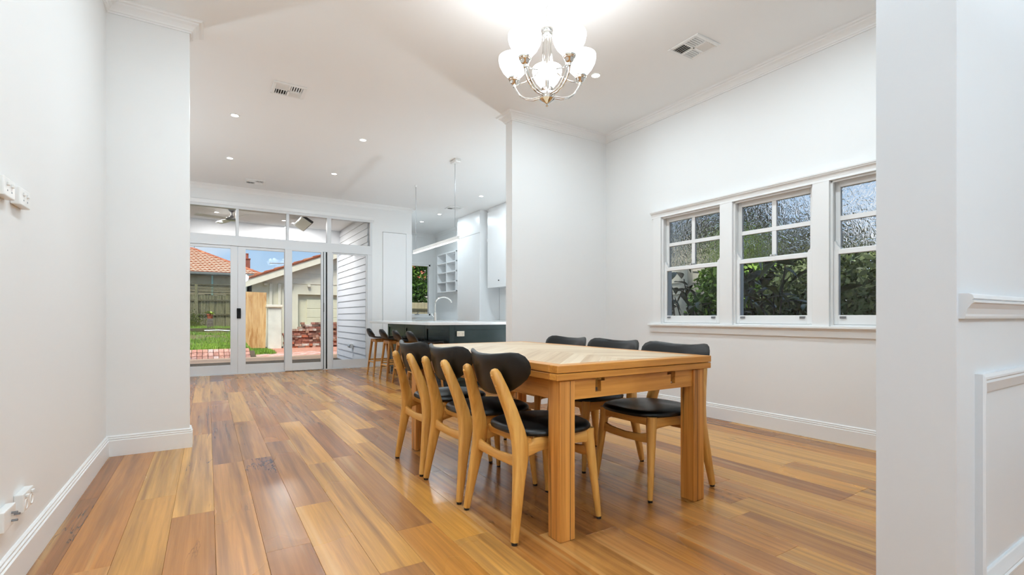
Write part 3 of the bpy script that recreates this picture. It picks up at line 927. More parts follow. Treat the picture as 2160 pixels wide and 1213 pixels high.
# ------------------------------------------------------------------ kitchen cabinets
tower = thing('tall_cabinet', 'tall white kitchen cabinet rising to the ceiling beside open shelves', 'cabinet', (5.1, 9.55, 0))
MB().box(4.87, XK - .004, 9.02, 10.10, 0.0, ZC - .002).build('carcass', 'cabinet_white', tower, bevel=0.002)
MB().box(4.852, 4.870, 9.022, 10.098, 0.10, 2.78).build('door', 'cabinet_white', tower, bevel=0.002)
MB().box(4.852, 4.870, 9.022, 10.098, 2.786, 3.18).build('door', 'cabinet_white', tower, bevel=0.002)
bench = thing('base_cabinet', 'white kitchen base cabinet run along the side wall', 'cabinet', (5.05, 7.0, 0))
MB().box(4.78, XK - .004, 4.80, 9.015, 0.0, WT - .042).build('carcass', 'cabinet_white', bench)
for k in range(5):
    ya = 4.82 + k * .838
    MB().box(4.762, 4.78, ya, ya + .832, 0.10, WT - .05).build('door', 'cabinet_white', bench, bevel=0.002)
tag(MB().box(4.74, XK - .004, 4.79, 9.015, WT - .04, WT).build('bench_top', 'stone_white', None, bevel=0.003), 'white bench top along the kitchen side wall', 'worktop')
bench2 = thing('base_cabinet', 'white base cabinet below the open shelves', 'cabinet', (5.05, 11.2, 0))
MB().box(4.80, XK - .004, 10.105, YK - .005, 0.0, WT - .042).build('carcass', 'cabinet_white', bench2)
MB().box(4.782, 4.80, 10.12, 11.28, 0.10, WT - .05).build('door', 'cabinet_white', bench2, bevel=0.002)
MB().box(4.782, 4.80, 11.29, YK - .02, 0.10, WT - .05).build('door', 'cabinet_white', bench2, bevel=0.002)
tag(MB().box(4.76, XK - .004, 10.105, YK - .004, WT - .04, WT).build('bench_top', 'stone_white', None, bevel=0.003), 'white bench top below the open shelves', 'worktop')
ov = thing('wall_cabinet', 'white overhead kitchen cabinet with one dark knob beside the pier', 'cabinet', (5.1, 7.6, 1.62))
MB().box(4.97, XK - .004, 6.50, 8.86, 1.62, ZC - .002).build('carcass', 'cabinet_white', ov, bevel=0.002)
for k, ya in enumerate((6.505, 7.293, 8.081)):
    d = MB().box(4.952, 4.970, ya, ya + .776, 1.605, 3.18).build('door', 'cabinet_white', ov, bevel=0.002)
    MB().lathe([(0, -.022), (.011, -.022), (.013, -.014), (.006, -.008), (.006, 0), (0, 0)], (4.952, ya + (.30 if k == 2 else .70), 1.74), 14, 'x').build('knob', 'dark_plastic', d, smooth=True)
hood = thing('bulkhead', 'narrow white boxed duct between tall cabinet and overhead cabinet', 'duct box', (5.2, 8.94, 2.6))
MB().box(5.06, XK - .004, 8.862, 9.018, 2.66, ZC - .002).build('upper_box', 'cabinet_white', hood, bevel=0.003)
MB().box(5.03, XK - .004, 8.862, 9.018, 2.60, 2.66).build('lower_lip', 'cabinet_white', hood, bevel=0.003)
tp = MB().box(4.83, XK - .004, 6.36, 6.48, WT, ZC - .002)
tag(tp.build('end_panel', 'cabinet_white', None, bevel=0.003), 'white end panel standing on the kitchen bench', 'panel')
sh = thing('open_shelves', 'white open shelf unit with small square cubbies beside the kitchen window', 'shelf', (5.2, 11.3, 1.63))
SY0, SY1, SX = 10.70, 11.83, 5.10
MB().box(XK - .012, XK - .002, SY0, SY1, 1.63, 2.625).build('back', 'cabinet_white', sh)
for yy in (SY0, 11.25, SY1 - .02):
    MB().box(SX, XK - .012, yy, yy + .022, 1.63, 2.625).build('upright', 'cabinet_white', sh, bevel=0.001)
for k in range(5):
    z = 1.63 + k * .243
    MB().box(SX - .002, XK - .012, SY0, SY1, z, z + .022).build('shelf_board', 'cabinet_white', sh, bevel=0.001)

# ------------------------------------------------------------------ bar stools
def make_stool():
    t = thing('bar_stool', '', 'stool', (0, 0, 0), 'bar stools along the island')
    for sx in (-1, 1):
        for sy in (-1, 1):
            MB().loft([(sx * .195, sy * .185, 0), (sx * .165, sy * .155, .30), (sx * .130, sy * .120, .615)], [(.013, .013), (.017, .017), (.021, .021)], 10, power=3.2).build('leg', 'stool_z', t, smooth=True)
    for sx in (-1, 1):
        MB().loft([(sx * .172, -.162, .235 if sx < 0 else .22), (sx * .172, .162, .235 if sx < 0 else .22)], [(.010, .012)] * 2, 8).build('stretcher', 'oak_y', t, smooth=True)
    for sy in (-1, 1):
        MB().loft([(-.17, sy * .160, .262), (.17, sy * .160, .262)], [(.010, .012)] * 2, 8).build('stretcher', 'oak_x', t, smooth=True)
    MB().box(-.145, .145, -.135, -.105, .575, .625).box(-.145, .145, .105, .135, .575, .625).box(-.145, -.115, -.105, .105, .575, .625).box(.115, .145, -.105, .105, .575, .625).build('seat_frame', 'stool_z', t, bevel=0.003)
    # moulded seat with low back
    prof = [(.215, .628), (.205, .648), (.15, .655), (.05, .652), (-.05, .650), (-.12, .655), (-.17, .672), (-.205, .705), (-.228, .745), (-.242, .780), (-.250, .808)]
    half = [.165, .180, .190, .195, .195, .190, .182, .172, .155, .122, .060]
    nU, mb = 12, MB()
    for lay in (0, 1):
        for i, (x, z) in enumerate(prof):
            p0, p1 = prof[max(i - 1, 0)], prof[min(i + 1, len(prof) - 1)]
            tx, tz = p1[0] - p0[0], p1[1] - p0[1]
            L = math.hypot(tx, tz)
            nx, nz = -tz / L, tx / L                       # points outward / underneath
            for j in range(nU + 1):
                u = -1 + 2 * j / nU
                th = (.014 if lay == 0 else -.014) * (1 - abs(u) ** 6 * .6) * (0.55 if i in (0, len(prof) - 1) else 1)
                curl = .028 * u * u * (1 if i > 6 else .35)
                mb.v.append((x + nx * th + (curl if i > 6 else 0), u * half[i], z + nz * th + (curl * .35 if i <= 6 else 0)))
    k, r = nU + 1, len(prof)
    for lay in (0, 1):
        o = lay * k * r
        for i in range(r - 1):
            for j in range(nU):
                mb.f.append((o + i * k + j, o + i * k + j + 1, o + (i + 1) * k + j + 1, o + (i + 1) * k + j))
    o = k * r
    for i in range(r - 1):
        mb.f.append((i * k, (i + 1) * k, o + (i + 1) * k, o + i * k))
        mb.f.append((i * k + nU, (i + 1) * k + nU, o + (i + 1) * k + nU, o + i * k + nU))
    for j in range(nU):
        mb.f.append((j, j + 1, o + j + 1, o + j))
        e = (r - 1) * k
        mb.f.append((e + j, e + j + 1, o + e + j + 1, o + e + j))
    mb.build('seat', 'vinyl_black', t, smooth=True)
    return t
stool = make_stool()
SL = ['bar stool farthest from the dining table, closest to the glazed doors', 'second bar stool from the glazed doors, black seat and wooden legs', 'third bar stool from the glazed doors along the green island', 'bar stool at the near end of the island, mostly hidden behind dining chairs']
for i, y in enumerate((8.35, 7.63, 6.99, 6.38)):
    s = stool if i == 0 else copy_tree(stool)
    s.location = (2.562, y, 0)
    s['label'] = SL[i]

# ------------------------------------------------------------------ dining chairs
def make_chair():
    t = thing('dining_chair', '', 'chair', (0, 0, 0), 'dining chairs round the table')
    for s in (-1, 1):
        leg = MB().loft([(-.262, .232 * s, .012), (-.245, .222 * s, .12), (-.222, .206 * s, .27), (-.206, .195 * s, .36), (-.204, .190 * s, .42), (-.214, .183 * s, .48), (-.240, .170 * s, .57), (-.275, .153 * s, .67), (-.302, .139 * s, .74), (-.310, .134 * s, .758), (-.313, .132 * s, .766)],
                        [(.016, .016), (.019, .020), (.0225, .028), (.0255, .036), (.0265, .038), (.0265, .034), (.026, .029), (.0255, .0255), (.024, .022), (.019, .017), (.009, .008)], 16, power=3.4, frame=(0, 1, 0))
        lo = leg.build('back_leg', 'oak_z', t, smooth=True)
        MB().lathe([(0, 0), (.0135, 0), (.014, .012), (0, .012)], (-.262, .232 * s, 0), 14).build('glide', 'dark_plastic', lo)
        for zz, xx in ((.735, -.3185), (.690, -.3025)):
            MB().lathe([(0, -.009), (.005, -.008), (.008, -.004), (.008, .004), (0, .004)], (xx, (.140 if zz > .7 else .149) * s, zz), 12, 'x').build('bolt_cap', 'oak_z', lo, smooth=True)
        fl = MB().loft([(.246, .214 * s, .012), (.232, .205 * s, .15), (.214, .193 * s, .32), (.205, .187 * s, .40), (.203, .186 * s, .452)], [(.0135, .0135), (.018, .018), (.024, .024), (.027, .027), (.027, .027)], 16)
        fo = fl.build('front_leg', 'oak_z', t, smooth=True)
        MB().lathe([(0, 0), (.0125, 0), (.013, .012), (0, .012)], (.246, .214 * s, 0), 14).build('glide', 'dark_plastic', fo)
        MB().loft([(-.205, .188 * s, .398), (-.172, .188 * s, .392), (-.145, .188 * s, .396), (-.115, .187 * s, .410), (-.08, .187 * s, .417), (.06, .186 * s, .419), (.16, .186 * s, .416), (.195, .186 * s, .412)],
                  [(.016, .046), (.016, .030), (.016, .027), (.016, .035), (.016, .036), (.016, .031), (.016, .032), (.016, .036)], 12, power=3.0, frame=(0, 1, 0)).build('side_rail', 'oak_x', t, smooth=True)
    MB().loft([(.205, -.186, .424), (.205, 0, .424), (.205, .186, .424)], [(.013, .024)] * 3, 12, power=3.2).build('front_rail', 'oak_y', t, smooth=True)
    MB().loft([(-.150, -.186, .424), (-.150, .186, .424)], [(.012, .020)] * 2, 12, power=3.2).build('back_rail', 'oak_y', t, smooth=True)
    MB().loft([(-.216, -.203, .352), (-.212, -.12, .340), (-.210, 0, .334), (-.212, .12, .340), (-.216, .203, .352)], [(.011, .031), (.011, .025), (.011, .022), (.011, .025), (.011, .031)], 12, power=3.2).build('stretcher', 'oak_y', t, smooth=True)
    MB().loft([(.214, -.195, .340), (.214, -.12, .326), (.214, 0, .320), (.214, .12, .326), (.214, .195, .340)], [(.010, .030), (.010, .024), (.010, .021), (.010, .024), (.010, .030)], 12, power=3.2).build('stretcher', 'oak_y', t, smooth=True)
    # seat pad
    mb, N = MB(), 48
    def outline(a):
        c, s = math.cos(a), math.sin(a)
        x = math.copysign(abs(c) ** 0.72, c) * (.235 if c > 0 else .235)
        wy = .238 if c > -0.2 else .238
        y = math.copysign(abs(s) ** 0.72, s) * wy
        y *= 1 - 0.10 * max(0, -x / .235) ** 1.3
        return x + .035, y
    rings = [(0.0, .4895), (.45, .4885), (.75, .485), (.90, .4805), (.965, .474), (.995, .464), (1.0, .457), (.985, .449), (.93, .446), (0.0, .446)]
    for rr, z in rings:
        if rr == 0.0:
            mb.v.append((.035, 0, z)); continue
        for q in range(N):
            x, y = outline(2 * PI * q / N)
            zz = z - (.010 * (1 - (y / .24) ** 2) * (rr < .9 and z > .46))
            mb.v.append(((x - .035) * rr + .035, y * rr, zz))
    offs, o = [], 0
    for rr, z in rings:
        offs.append(o); o += 1 if rr == 0 else N
    for i in range(len(rings) - 1):
        for q in range(N):
            r = (q + 1) % N
            if rings[i][0] == 0: mb.f.append((offs[i], offs[i + 1] + q, offs[i + 1] + r))
            elif rings[i + 1][0] == 0: mb.f.append((offs[i] + r, offs[i] + q, offs[i + 1]))
            else: mb.f.append((offs[i] + q, offs[i] + r, offs[i + 1] + r, offs[i + 1] + q))
    mb.build('seat', 'leather', t, smooth=True)
    # backrest: curved kidney shaped pad
    half = [(0.0, .829), (.25, .830), (.50, .836), (.70, .842), (.84, .840), (.94, .826), (.99, .803), (1.0, .778), (.975, .750), (.90, .722), (.78, .695), (.62, .668), (.45, .648), (.28, .638), (.12, .634)]
    outl = [(u, z) for u, z in half] + [(0.0, .633)] + [(-u, z) for u, z in reversed(half[1:])]
    CZ = .745
    def surf(u, z): return -.272 - (z - .745) * .22 + .085 * u * u
    mb = MB(); n = len(outl)
    lays = [(0.0, 1.0), (.4, 1.0), (.7, .97), (.88, .80), (.96, .52), (1.0, 0.0)]
    front, back = [], []
    for side, store in ((1, front), (-1, back)):
        for r_, th in lays:
            if r_ == 0:
                store.append([len(mb.v)]); mb.v.append((surf(0, CZ) + side * .017, 0, CZ)); continue
            if th == 0.0 and side == -1:
                store.append(front[-1]); continue
            idx = []
            for u, z in outl:
                uu, z2 = u * r_, CZ + (z - CZ) * r_
                idx.append(len(mb.v)); mb.v.append((surf(uu, z2) + side * .017 * th, uu * .262, z2))
            store.append(idx)
    for store in (front, back):
        for i in range(len(store) - 1):
            A, B = store[i], store[i + 1]
            for q in range(n):
                r = (q + 1) % n
                if len(A) == 1: mb.f.append((A[0], B[q], B[r]))
                else: mb.f.append((A[q], A[r], B[r], B[q]))
    mb.build('backrest', 'leather', t, smooth=True)
    return t
chair = make_chair()
CL = [(1.402, 2.030, 0, 'black dining chair nearest the camera on the left side of the table'),
      (1.402, 2.582, 0, 'middle black dining chair on the left side of the table, seen from behind'),
      (1.402, 3.118, 0, 'black dining chair on the left side of the table, farthest from camera'),
      (2.268, 2.035, PI, 'black dining chair nearest the camera on the window side, seat showing under table'),
      (2.290, 2.605, PI, 'middle black dining chair on the window side of the table'),
      (2.300, 3.165, PI, 'black dining chair on the window side, farthest toward the pier')]
for i, (x, y, rz, lab) in enumerate(CL):
    c = chair if i == 0 else copy_tree(chair)
    c.location = (x, y, 0)
    c.rotation_euler = (0, 0, rz)
    c['label'] = lab

# ------------------------------------------------------------------ dining table
TX0, TX1, TY0, TY1, TZ = 1.288, 2.352, 1.682, 3.560, 0.788
tb = thing('dining_table', 'square legged hardwood dining table with herringbone parquet top', 'table', ((TX0 + TX1) / 2, (TY0 + TY1) / 2, 0))
LX = ((1.317, 1.402), (2.228, 2.313)); LY = ((1.700, 1.790), (3.452, 3.542))
for x0, x1 in LX:
    for y0, y1 in LY:
        m_ = MB().box(x0, x1, y0, y1, 0.0, 0.7165)
        lo = m_.build('leg', 'messmate_z', tb, bevel=0.003)
        xi = x1 - .028 if x0 < 1.8 else x0 + .028
        MB().box(xi - .0012, xi + .0012, y0 - .0008, y0 + .003, 0.002, 0.714).build('laminate_seam', 'bark', lo)
a0, a1 = 0.626, 0.7165
def notch_poly(x0, x1):
    n1, n2 = (1.534, 1.568, 1.592), (2.030, 2.056, 2.090)
    return [(x0, a0), (x1, a0), (x1, a1), (n2[2], a1), (n2[2], .652), (n2[1], .652), (n2[1], .701), (n2[0], .701), (n2[0], a1),
            (n1[2], a1), (n1[2], .701), (n1[1], .701), (n1[1], .652), (n1[0], .652), (n1[0], a1), (x0, a1)]
for y in (1.712, 3.506):
    MB().prism(notch_poly(1.402, 2.228), 'y', y, y + .024).build('end_apron', 'messmate_x', tb)
for x in (1.330, 2.276):
    MB().box(x, x + .024, 1.79, 3.452, a0, a1).build('side_apron', 'messmate_y', tb, bevel=0.001)
EB = .062
def frame_layer(z0, z1, ins, nm):
    X0, X1, Y0, Y1 = TX0 + ins, TX1 - ins, TY0 + ins, TY1 - ins
    for ya, yb in ((Y0, Y0 + EB), (Y1 - EB, Y1)):
        MB().box(X0, X1, ya, yb, z0, z1).build(nm + '_end_board', 'messmate_x', tb, bevel=0.0025)
    for xa, xb in ((X0, X0 + EB), (X1 - EB, X1)):
        MB().box(xa, xb, Y0 + EB + .0006, Y1 - EB - .0006, z0, z1).build(nm + '_side_board', 'messmate_y', tb, bevel=0.0025)
    return X0 + EB, X1 - EB, Y0 + EB, Y1 - EB
frame_layer(0.7200, 0.7505, 0.001, 'leaf')
ix0, ix1, iy0, iy1 = frame_layer(0.7535, TZ, 0.0, 'top')
MB().box(TX0 + .02, TX1 - .02, TY0 + .02, TY1 - .02, 0.7166, 0.7201).box(TX0 + .012, TX1 - .012, TY0 + .012, TY1 - .012, 0.7504, 0.7536).build('shadow_gap_spacer', 'bark', tb)
MB().box(ix0, ix1, iy0, iy1, 0.7536, TZ - .006).build('core', 'bark', tb)
def clip(poly, axis, lim, keep):
    out = []
    for i in range(len(poly)):
        p, q = poly[i], poly[(i + 1) % len(poly)]
        pi_, qi = (p[axis] - lim) * keep >= 0, (q[axis] - lim) * keep >= 0
        if pi_: out.append(p)
        if pi_ != qi:
            f = (lim - p[axis]) / (q[axis] - p[axis])
            out.append((p[0] + f * (q[0] - p[0]), p[1] + f * (q[1] - p[1])))
    return out
rp = random.Random(5)
xm = (ix0 + ix1) / 2
SW = .118
for col in (0, 1):
    xa, xb = (ix0, xm) if col == 0 else (xm, ix1)
    wdt = xb - xa
    y = iy0 - wdt
    k = 0
    while y < iy1 + .01:
        s0 = y
        if col == 0: poly = [(xa, s0), (xb, s0 + wdt), (xb, s0 + wdt + SW), (xa, s0 + SW)]
        else: poly = [(xa, s0 + wdt), (xb, s0), (xb, s0 + SW), (xa, s0 + wdt + SW)]
        poly = clip(clip(poly, 1, iy0, 1), 1, iy1, -1)
        y += SW
        k += 1
        if len(poly) < 3: continue
        ar_ = abs(sum(poly[i][0] * poly[(i + 1) % len(poly)][1] - poly[(i + 1) % len(poly)][0] * poly[i][1] for i in range(len(poly)))) / 2
        if ar_ < .0008: continue
        cx_ = sum(p[0] for p in poly) / len(poly); cy_ = sum(p[1] for p in poly) / len(poly)
        d = Vector((1, 1 if col == 0 else -1, 0)).normalized()
        ang = math.atan2(d.y, d.x)
        R_ = Matrix.Rotation(-ang, 4, 'Z')
        loc = [(R_ @ Vector((p[0] - cx_, p[1] - cy_, 0)))[:2] for p in poly]
        me = MB().prism(loc, 'z', -.006, 0.0).mesh('parquet_strip', bevel=0.0005)
        o = link('parquet_strip', me, rp.choice(('parquet_b', 'parquet_b', 'parquet_c')) if 'parquet_c' in MATS else 'parquet_b', tb)
        base_ = WLOC[tb.as_pointer()]
        o.location = (cx_ - base_[0], cy_ - base_[1], TZ)
        o.rotation_euler = (0, 0, ang)

# ------------------------------------------------------------------ plates on the left wall
def wall_plate(name, label, y0, y1, z0, z1, cat, kind):
    t = thing(name, label, cat, (XL, (y0 + y1) / 2, (z0 + z1) / 2))
    MB().box(XL, XL + .028, y0, y1, z0, z1).build('plate', 'white_plastic', t, bevel=0.004, segs=2)
    yc, zc = (y0 + y1) / 2, (z0 + z1) / 2
    if kind == 'switch':
        for dy in (-.022, .022):
            MB().box(XL + .028, XL + .034, yc + dy - .006, yc + dy + .006, zc + .006, zc + .018).build('rocker', 'white_plastic', t, bevel=0.001)
            MB().box(XL + .0275, XL + .0290, yc + dy - .003, yc + dy + .003, zc - .014, zc - .009).build('mark', 'steel', t)
    elif kind == 'socket':
        for dy in (-.032, .032):
            MB().box(XL + .028, XL + .037, yc + dy - .008, yc + dy + .008, z1 - .020, z1 - .008).build('rocker', 'white_plastic', t, bevel=0.002)
            MB().lathe([(.016, .028), (.017, .030), (.019, .030), (.020, .028)], (XL, yc + dy, zc - .010), 20, 'x', closed=True).build('socket_ring', 'white_plastic', t)
    else:
        for dy, dz in ((.012, .012), (.038, -.002), (.012, -.016)):
            MB().lathe([(0, .028), (.0042, .028), (.0042, .044), (.002, .045), (0, .045)], (XL, yc + dy, zc + dz), 12, 'x').build('coax_connector', 'steel', t, smooth=True)
    return t
wall_plate('switch_plate', 'white light switch plate on left wall, nearer the corner', 2.487, 2.612, 1.418, 1.484, 'switch', 'switch')
wall_plate('switch_plate', 'white light switch plate cut by the left picture edge', 2.315, 2.432, 1.418, 1.484, 'switch', 'switch')
wall_plate('power_outlet', 'white double power outlet low on the left wall above skirting', 2.525, 2.650, 0.262, 0.332, 'power outlet', 'socket')
wall_plate('antenna_plate', 'white antenna socket plate with metal connectors at left picture edge', 2.320, 2.440, 0.262, 0.332, 'wall plate', 'coax')

# ================================================================== OUTSIDE: alfresco deck
GZ = -0.10
struct('ground', MB().box(-40, 60, -20, 80, -0.75, -0.45), 'soil', 'bare earth around the house', 'ground')
deck = thing('deck', 'weathered timber deck outside the glazed doors', 'deck', (0, 12, -0.03))
y, k = YB + .14, 0
while y < 14.1:
    x1 = 2.725 if y < 12.6 else 4.6
    o = MB().box(-4.6, x1, y, y + .132, -0.055, -0.03).build('deck_board', 'deck_timber', deck, bevel=0.003)
    y += .1375
MB().box(-4.6, 2.70, YB + .14, 12.6, -0.45, -0.058).box(-4.6, 4.6, 12.6, 14.1, -0.45, -0.058).build('subframe', 'bark', deck)
struct('ceiling_alfresco', MB().box(-4.6, 2.74, YB + .12, 12.55, 3.10, 3.16), 'ceiling_paint', 'white flat ceiling of the covered deck', 'ceiling')
struct('beam_alfresco', MB().box(-4.6, 2.74, 12.30, 12.45, 2.78, 3.10).box(-4.6, -4.45, 12.30, 12.45, -0.029, 2.78), 'weatherboard_paint', 'white beam and post at the outer edge of the covered deck', 'beam')
# weatherboard wall
wbw = thing('wall_outside', 'white weatherboard outside wall beside the deck', 'wall', (2.74, 11.2, 0), kind='structure')
MB().box(2.76, 2.86, YB + .12, 12.50, -0.4, 3.2).build('backing', 'weatherboard_paint', wbw)
z = -0.35
while z < 3.1:
    zt = min(z + .158, 3.10)
    MB().prism([(2.732, z), (2.762, z), (2.762, zt), (2.752, zt)], 'y', YB + .122, 12.50).build('weatherboard', 'weatherboard_paint', wbw)
    z += .1435
MB().box(2.735, 2.80, 12.48, 12.56, -0.35, 3.12).build('corner_stop', 'weatherboard_paint', wbw, bevel=0.003)
sk = thing('outdoor_socket', 'small grey weatherproof socket low on the weatherboard wall', 'power outlet', (2.735, 11.05, 0.36))
MB().box(2.675, 2.737, 10.99, 11.12, 0.31, 0.41).build('box', 'white_plastic', sk, bevel=0.008, segs=2)
MB().prism([(2.675, .40), (2.64, .36), (2.64, .33), (2.675, .32)], 'y', 11.0, 11.11).build('cover', 'zinc', sk, bevel=0.004)
# ceiling fan
fx, fy = 0.40, 10.95
fan = thing('ceiling_fan', 'white four blade ceiling fan seen through the transom light', 'ceiling fan', (fx, fy, 3.10))
MB().lathe([(0, 3.10), (.06, 3.10), (.055, 3.07), (.02, 3.045), (.012, 3.04), (.012, 2.99), (0.03, 2.98), (.04, 2.96), (.04, 2.945), (0, 2.945)], (fx, fy, 0), 24).build('mount', 'steel', fan, smooth=True)
MB().lathe([(0, 2.945), (.095, 2.94), (.102, 2.925), (.102, 2.905), (.09, 2.89), (0, 2.885)], (fx, fy, 0), 28).build('motor', 'steel', fan, smooth=True)
for k in range(4):
    a = math.radians(20 + 90 * k)
    mt = Matrix.Translation((fx, fy, 2.915)) @ Matrix.Rotation(a, 4, 'Z') @ Matrix.Rotation(.18, 4, 'X')
    pts = [(.09, -.045), (.30, -.065), (.62, -.055), (.64, -.03), (.64, .03), (.62, .055), (.30, .065), (.09, .045)]
    m_ = MB()
    n_ = len(pts)
    m_.v = [tuple(mt @ Vector((p[0], p[1], zz))) for zz in (-.003, .003) for p in pts]
    m_.f = [tuple(range(n_)), tuple(range(2 * n_ - 1, n_ - 1, -1))] + [(i, i + n_, (i + 1) % n_ + n_, (i + 1) % n_) for i in range(n_)]
    m_.build('blade', 'white_plastic', fan)
# strip heater
hx, hy = 1.70, 10.60
ht = thing('strip_heater', 'black and silver radiant strip heater tilted under the alfresco ceiling', 'heater', (hx, hy, 3.10))
MB().box(hx - .05, hx + .05, hy - .06, hy + .06, 3.06, 3.10).box(hx - .012, hx + .012, hy - .012, hy + .012, 2.98, 3.06).build('bracket', 'black_metal', ht, bevel=0.003)
mt = Matrix.Translation((hx - .02, hy + .25, 2.945)) @ Matrix.Rotation(math.radians(32), 4, 'Y')
MB().box(-.12, .12, -.52, .52, -.016, .03, mt).build('body', 'black_metal', ht, bevel=0.006)
MB().box(-.105, .105, -.505, .505, -.026, -.014, mt).build('panel', 'white_plastic', ht, bevel=0.002)
for i, (x, y) in enumerate(((0.15, 11.35), (1.40, 11.55), (1.62, 11.75))):
    downlight(x, y, 3.10, ['downlight beside the fan blade in the covered deck ceiling', 'downlight left of the strip heater in covered deck ceiling', 'downlight closest to the strip heater under covered deck ceiling'][i], power=24, group='downlights in the covered deck ceiling', color=(1.0, 0.97, 0.94))

# ------------------------------------------------------------------ yard
def lawn_h(x, y):
    f = max(0.0, min(1.0, (y - 14.95) / 8.0))
    left = max(0.0, min(1.0, (1.15 - x) / 0.25))
    s = 0.13 + 0.37 * f
    return GZ + (s - GZ) * left + 0.02 * math.sin(x * 3.1 + y * 1.7)
m_ = MB()
nx, ny = 46, 44
gx0, gx1, gy0, gy1 = -8.0, 1.72, 14.95, 27.0
for j in range(ny + 1):
    for i in range(nx + 1):
        x, y = gx0 + (gx1 - gx0) * i / nx, gy0 + (gy1 - gy0) * j / ny
        yy = y if x < 1.0 else max(y, 15.9)
        m_.v.append((x, yy, lawn_h(x, yy)))
for j in range(ny):
    for i in range(nx):
        a = j * (nx + 1) + i
        m_.f.append((a, a + 1, a + nx + 2, a + nx + 1))
tag(m_.build('lawn', 'lawn', None, smooth=True), 'patchy green lawn rising toward the back fence', 'lawn', kind='structure')
rg = random.Random(3)
m_ = MB()
for _ in range(16000):
    y = 15.0 + rg.random() ** 1.6 * 9.5
    if rg.random() < .80: x = rg.uniform(-1.4, 1.12)
    else: x, y = rg.uniform(0.95, 1.74), rg.uniform(15.95, 18.4)
    bare = (18.6 < y < 19.8 and x < .55) or 20.9 < y < 22.0 or (16.3 < y < 16.9 and x < .1)
    if bare and rg.random() < .85: continue
    z = lawn_h(x, y) - .01
    h = rg.uniform(.04, .12) * (1.6 if y > 21.5 else 1)
    a, w = rg.uniform(0, PI), rg.uniform(.006, .014)
    dx, dy = rg.uniform(-.05, .05), rg.uniform(-.05, .05)
    m_.add([(x - w * math.cos(a), y - w * math.sin(a), z), (x + w * math.cos(a), y + w * math.sin(a), z), (x + dx, y + dy, z + h)], [(0, 1, 2)])
tag(m_.build('grass', 'grass', None), 'short green grass blades over the lawn', 'grass', kind='stuff')

# paving
pv = thing('paving', 'old red brick paving strip between deck and lawn', 'paving', (1.5, 16, GZ), kind='structure')
MB().box(-4.6, 6.0, 14.1, 19.8, -0.44, GZ - .012).build('bed', 'soil', pv)
BR = [S(222, 172, 156), S(214, 158, 138), S(230, 188, 174), S(206, 148, 128), S(224, 166, 142), S(232, 198, 186)]
brick_me = MB().box(-.112, .112, -.054, .054, -.03, .03).mesh('brick', bevel=.004)
brick_me.materials.append(M('brick_clay'))
def brick(parent, loc, rot=(0, 0, 0), pal=BR, me=None):
    o = bpy.data.objects.new('brick', me or brick_me)
    COL.objects.link(o)
    o.parent = parent
    b = WLOC[parent.as_pointer()]
    o.location = (loc[0] - b[0], loc[1] - b[1], loc[2] - b[2])
    o.rotation_euler = rot
    c = rg.choice(pal); k = rg.uniform(.85, 1.12)
    o.color = (c[0] * k, c[1] * k, c[2] * k, 1)
# sloping apron up to the lawn (left)
SLP = math.atan2(.24, .78)
for r in range(3):
    yy = 14.22 + r * .25
    zz = GZ + .01 + (yy - 14.15) * math.tan(SLP)
    x = -1.35
    while x < 0.98:
        brick(pv, (x, yy + .11, zz + .015), (0, -SLP, PI / 2 + rg.uniform(-.03, .03)))
        x += .118
MB().prism([(14.12, -.44), (14.12, GZ - .03), (14.98, GZ + .19), (14.98, -.44)], 'x', -4.6, 1.08).build('apron_bed', 'soil', pv)
# flat paving (right), diagonal courses
cnt = 0
for i in range(-2, 30):
    for j in range(-16, 16):
        u, v = i * .236, j * .116
        x = 1.1 + (u * math.cos(.62) - v * math.sin(.62))
        y = 14.2 + (u * math.sin(.62) + v * math.cos(.62))
        if not (1.16 < x < 4.3 and 14.22 < y < 16.4): continue
        if x < 1.75 and y > 15.85: continue
        if cnt >= 200: continue
        cnt += 1
        brick(pv, (x, y, GZ - .012), (0, 0, .62 + rg.uniform(-.02, .02)))
far = MB()
for i in range(-2, 34):
    for j in range(-24, 34):
        u, v = i * .236, j * .116
        x = 1.1 + (u * math.cos(.62) - v * math.sin(.62))
        y = 14.2 + (u * math.sin(.62) + v * math.cos(.62))
        if not (1.78 < x < 5.6 and 16.4 <= y < 18.9): continue
        mt = Matrix.Translation((x, y, GZ - .012)) @ Matrix.Rotation(.62, 4, 'Z')
        far.box(-.112, .112, -.054, .054, -.03, .03, mt)
fo = far.build('far_bricks', 'brick_clay', pv)
fo['kind'] = 'stuff'
fo.color = (*S(214, 152, 126), 1)

# brick stack
bs = thing('brick_stack', 'untidy stack of reclaimed red bricks against the garage', 'brick pile', (3.2, 18.6, GZ))
PALB = [S(168, 112, 94), S(154, 98, 82), S(182, 130, 112), S(150, 124, 110), S(196, 160, 142), S(166, 124, 100), S(214, 206, 194), S(140, 98, 84), S(190, 112, 82), S(172, 148, 130)]
head_me = MB().box(-.055, .055, -.112, .112, -.037, .037).mesh('brick', bevel=.005)
head_me.materials.append(M('brick_clay'))
str_me = MB().box(-.114, .114, -.055, .055, -.037, .037).mesh('brick', bevel=.005)
str_me.materials.append(M('brick_clay'))
rk = random.Random(11)
for row in range(12):
    z = GZ + .037 + row * .0765
    x = 2.24 + rk.uniform(-.03, .03)
    while x < 4.35:
        hd = rk.random() < .45
        w = .112 if hd else .230
        xc = x + w / 2
        lim = .44 if xc < 2.52 else (.60 if xc < 2.72 else .80)
        if z < lim + rk.uniform(-.05, .06):
            brick(bs, (xc, 18.6 + rk.uniform(-.02, .02), z), (rk.uniform(-.03, .03), rk.uniform(-.02, .02), rk.uniform(-.05, .05)), PALB, head_me if hd else str_me)
        x += w + .004
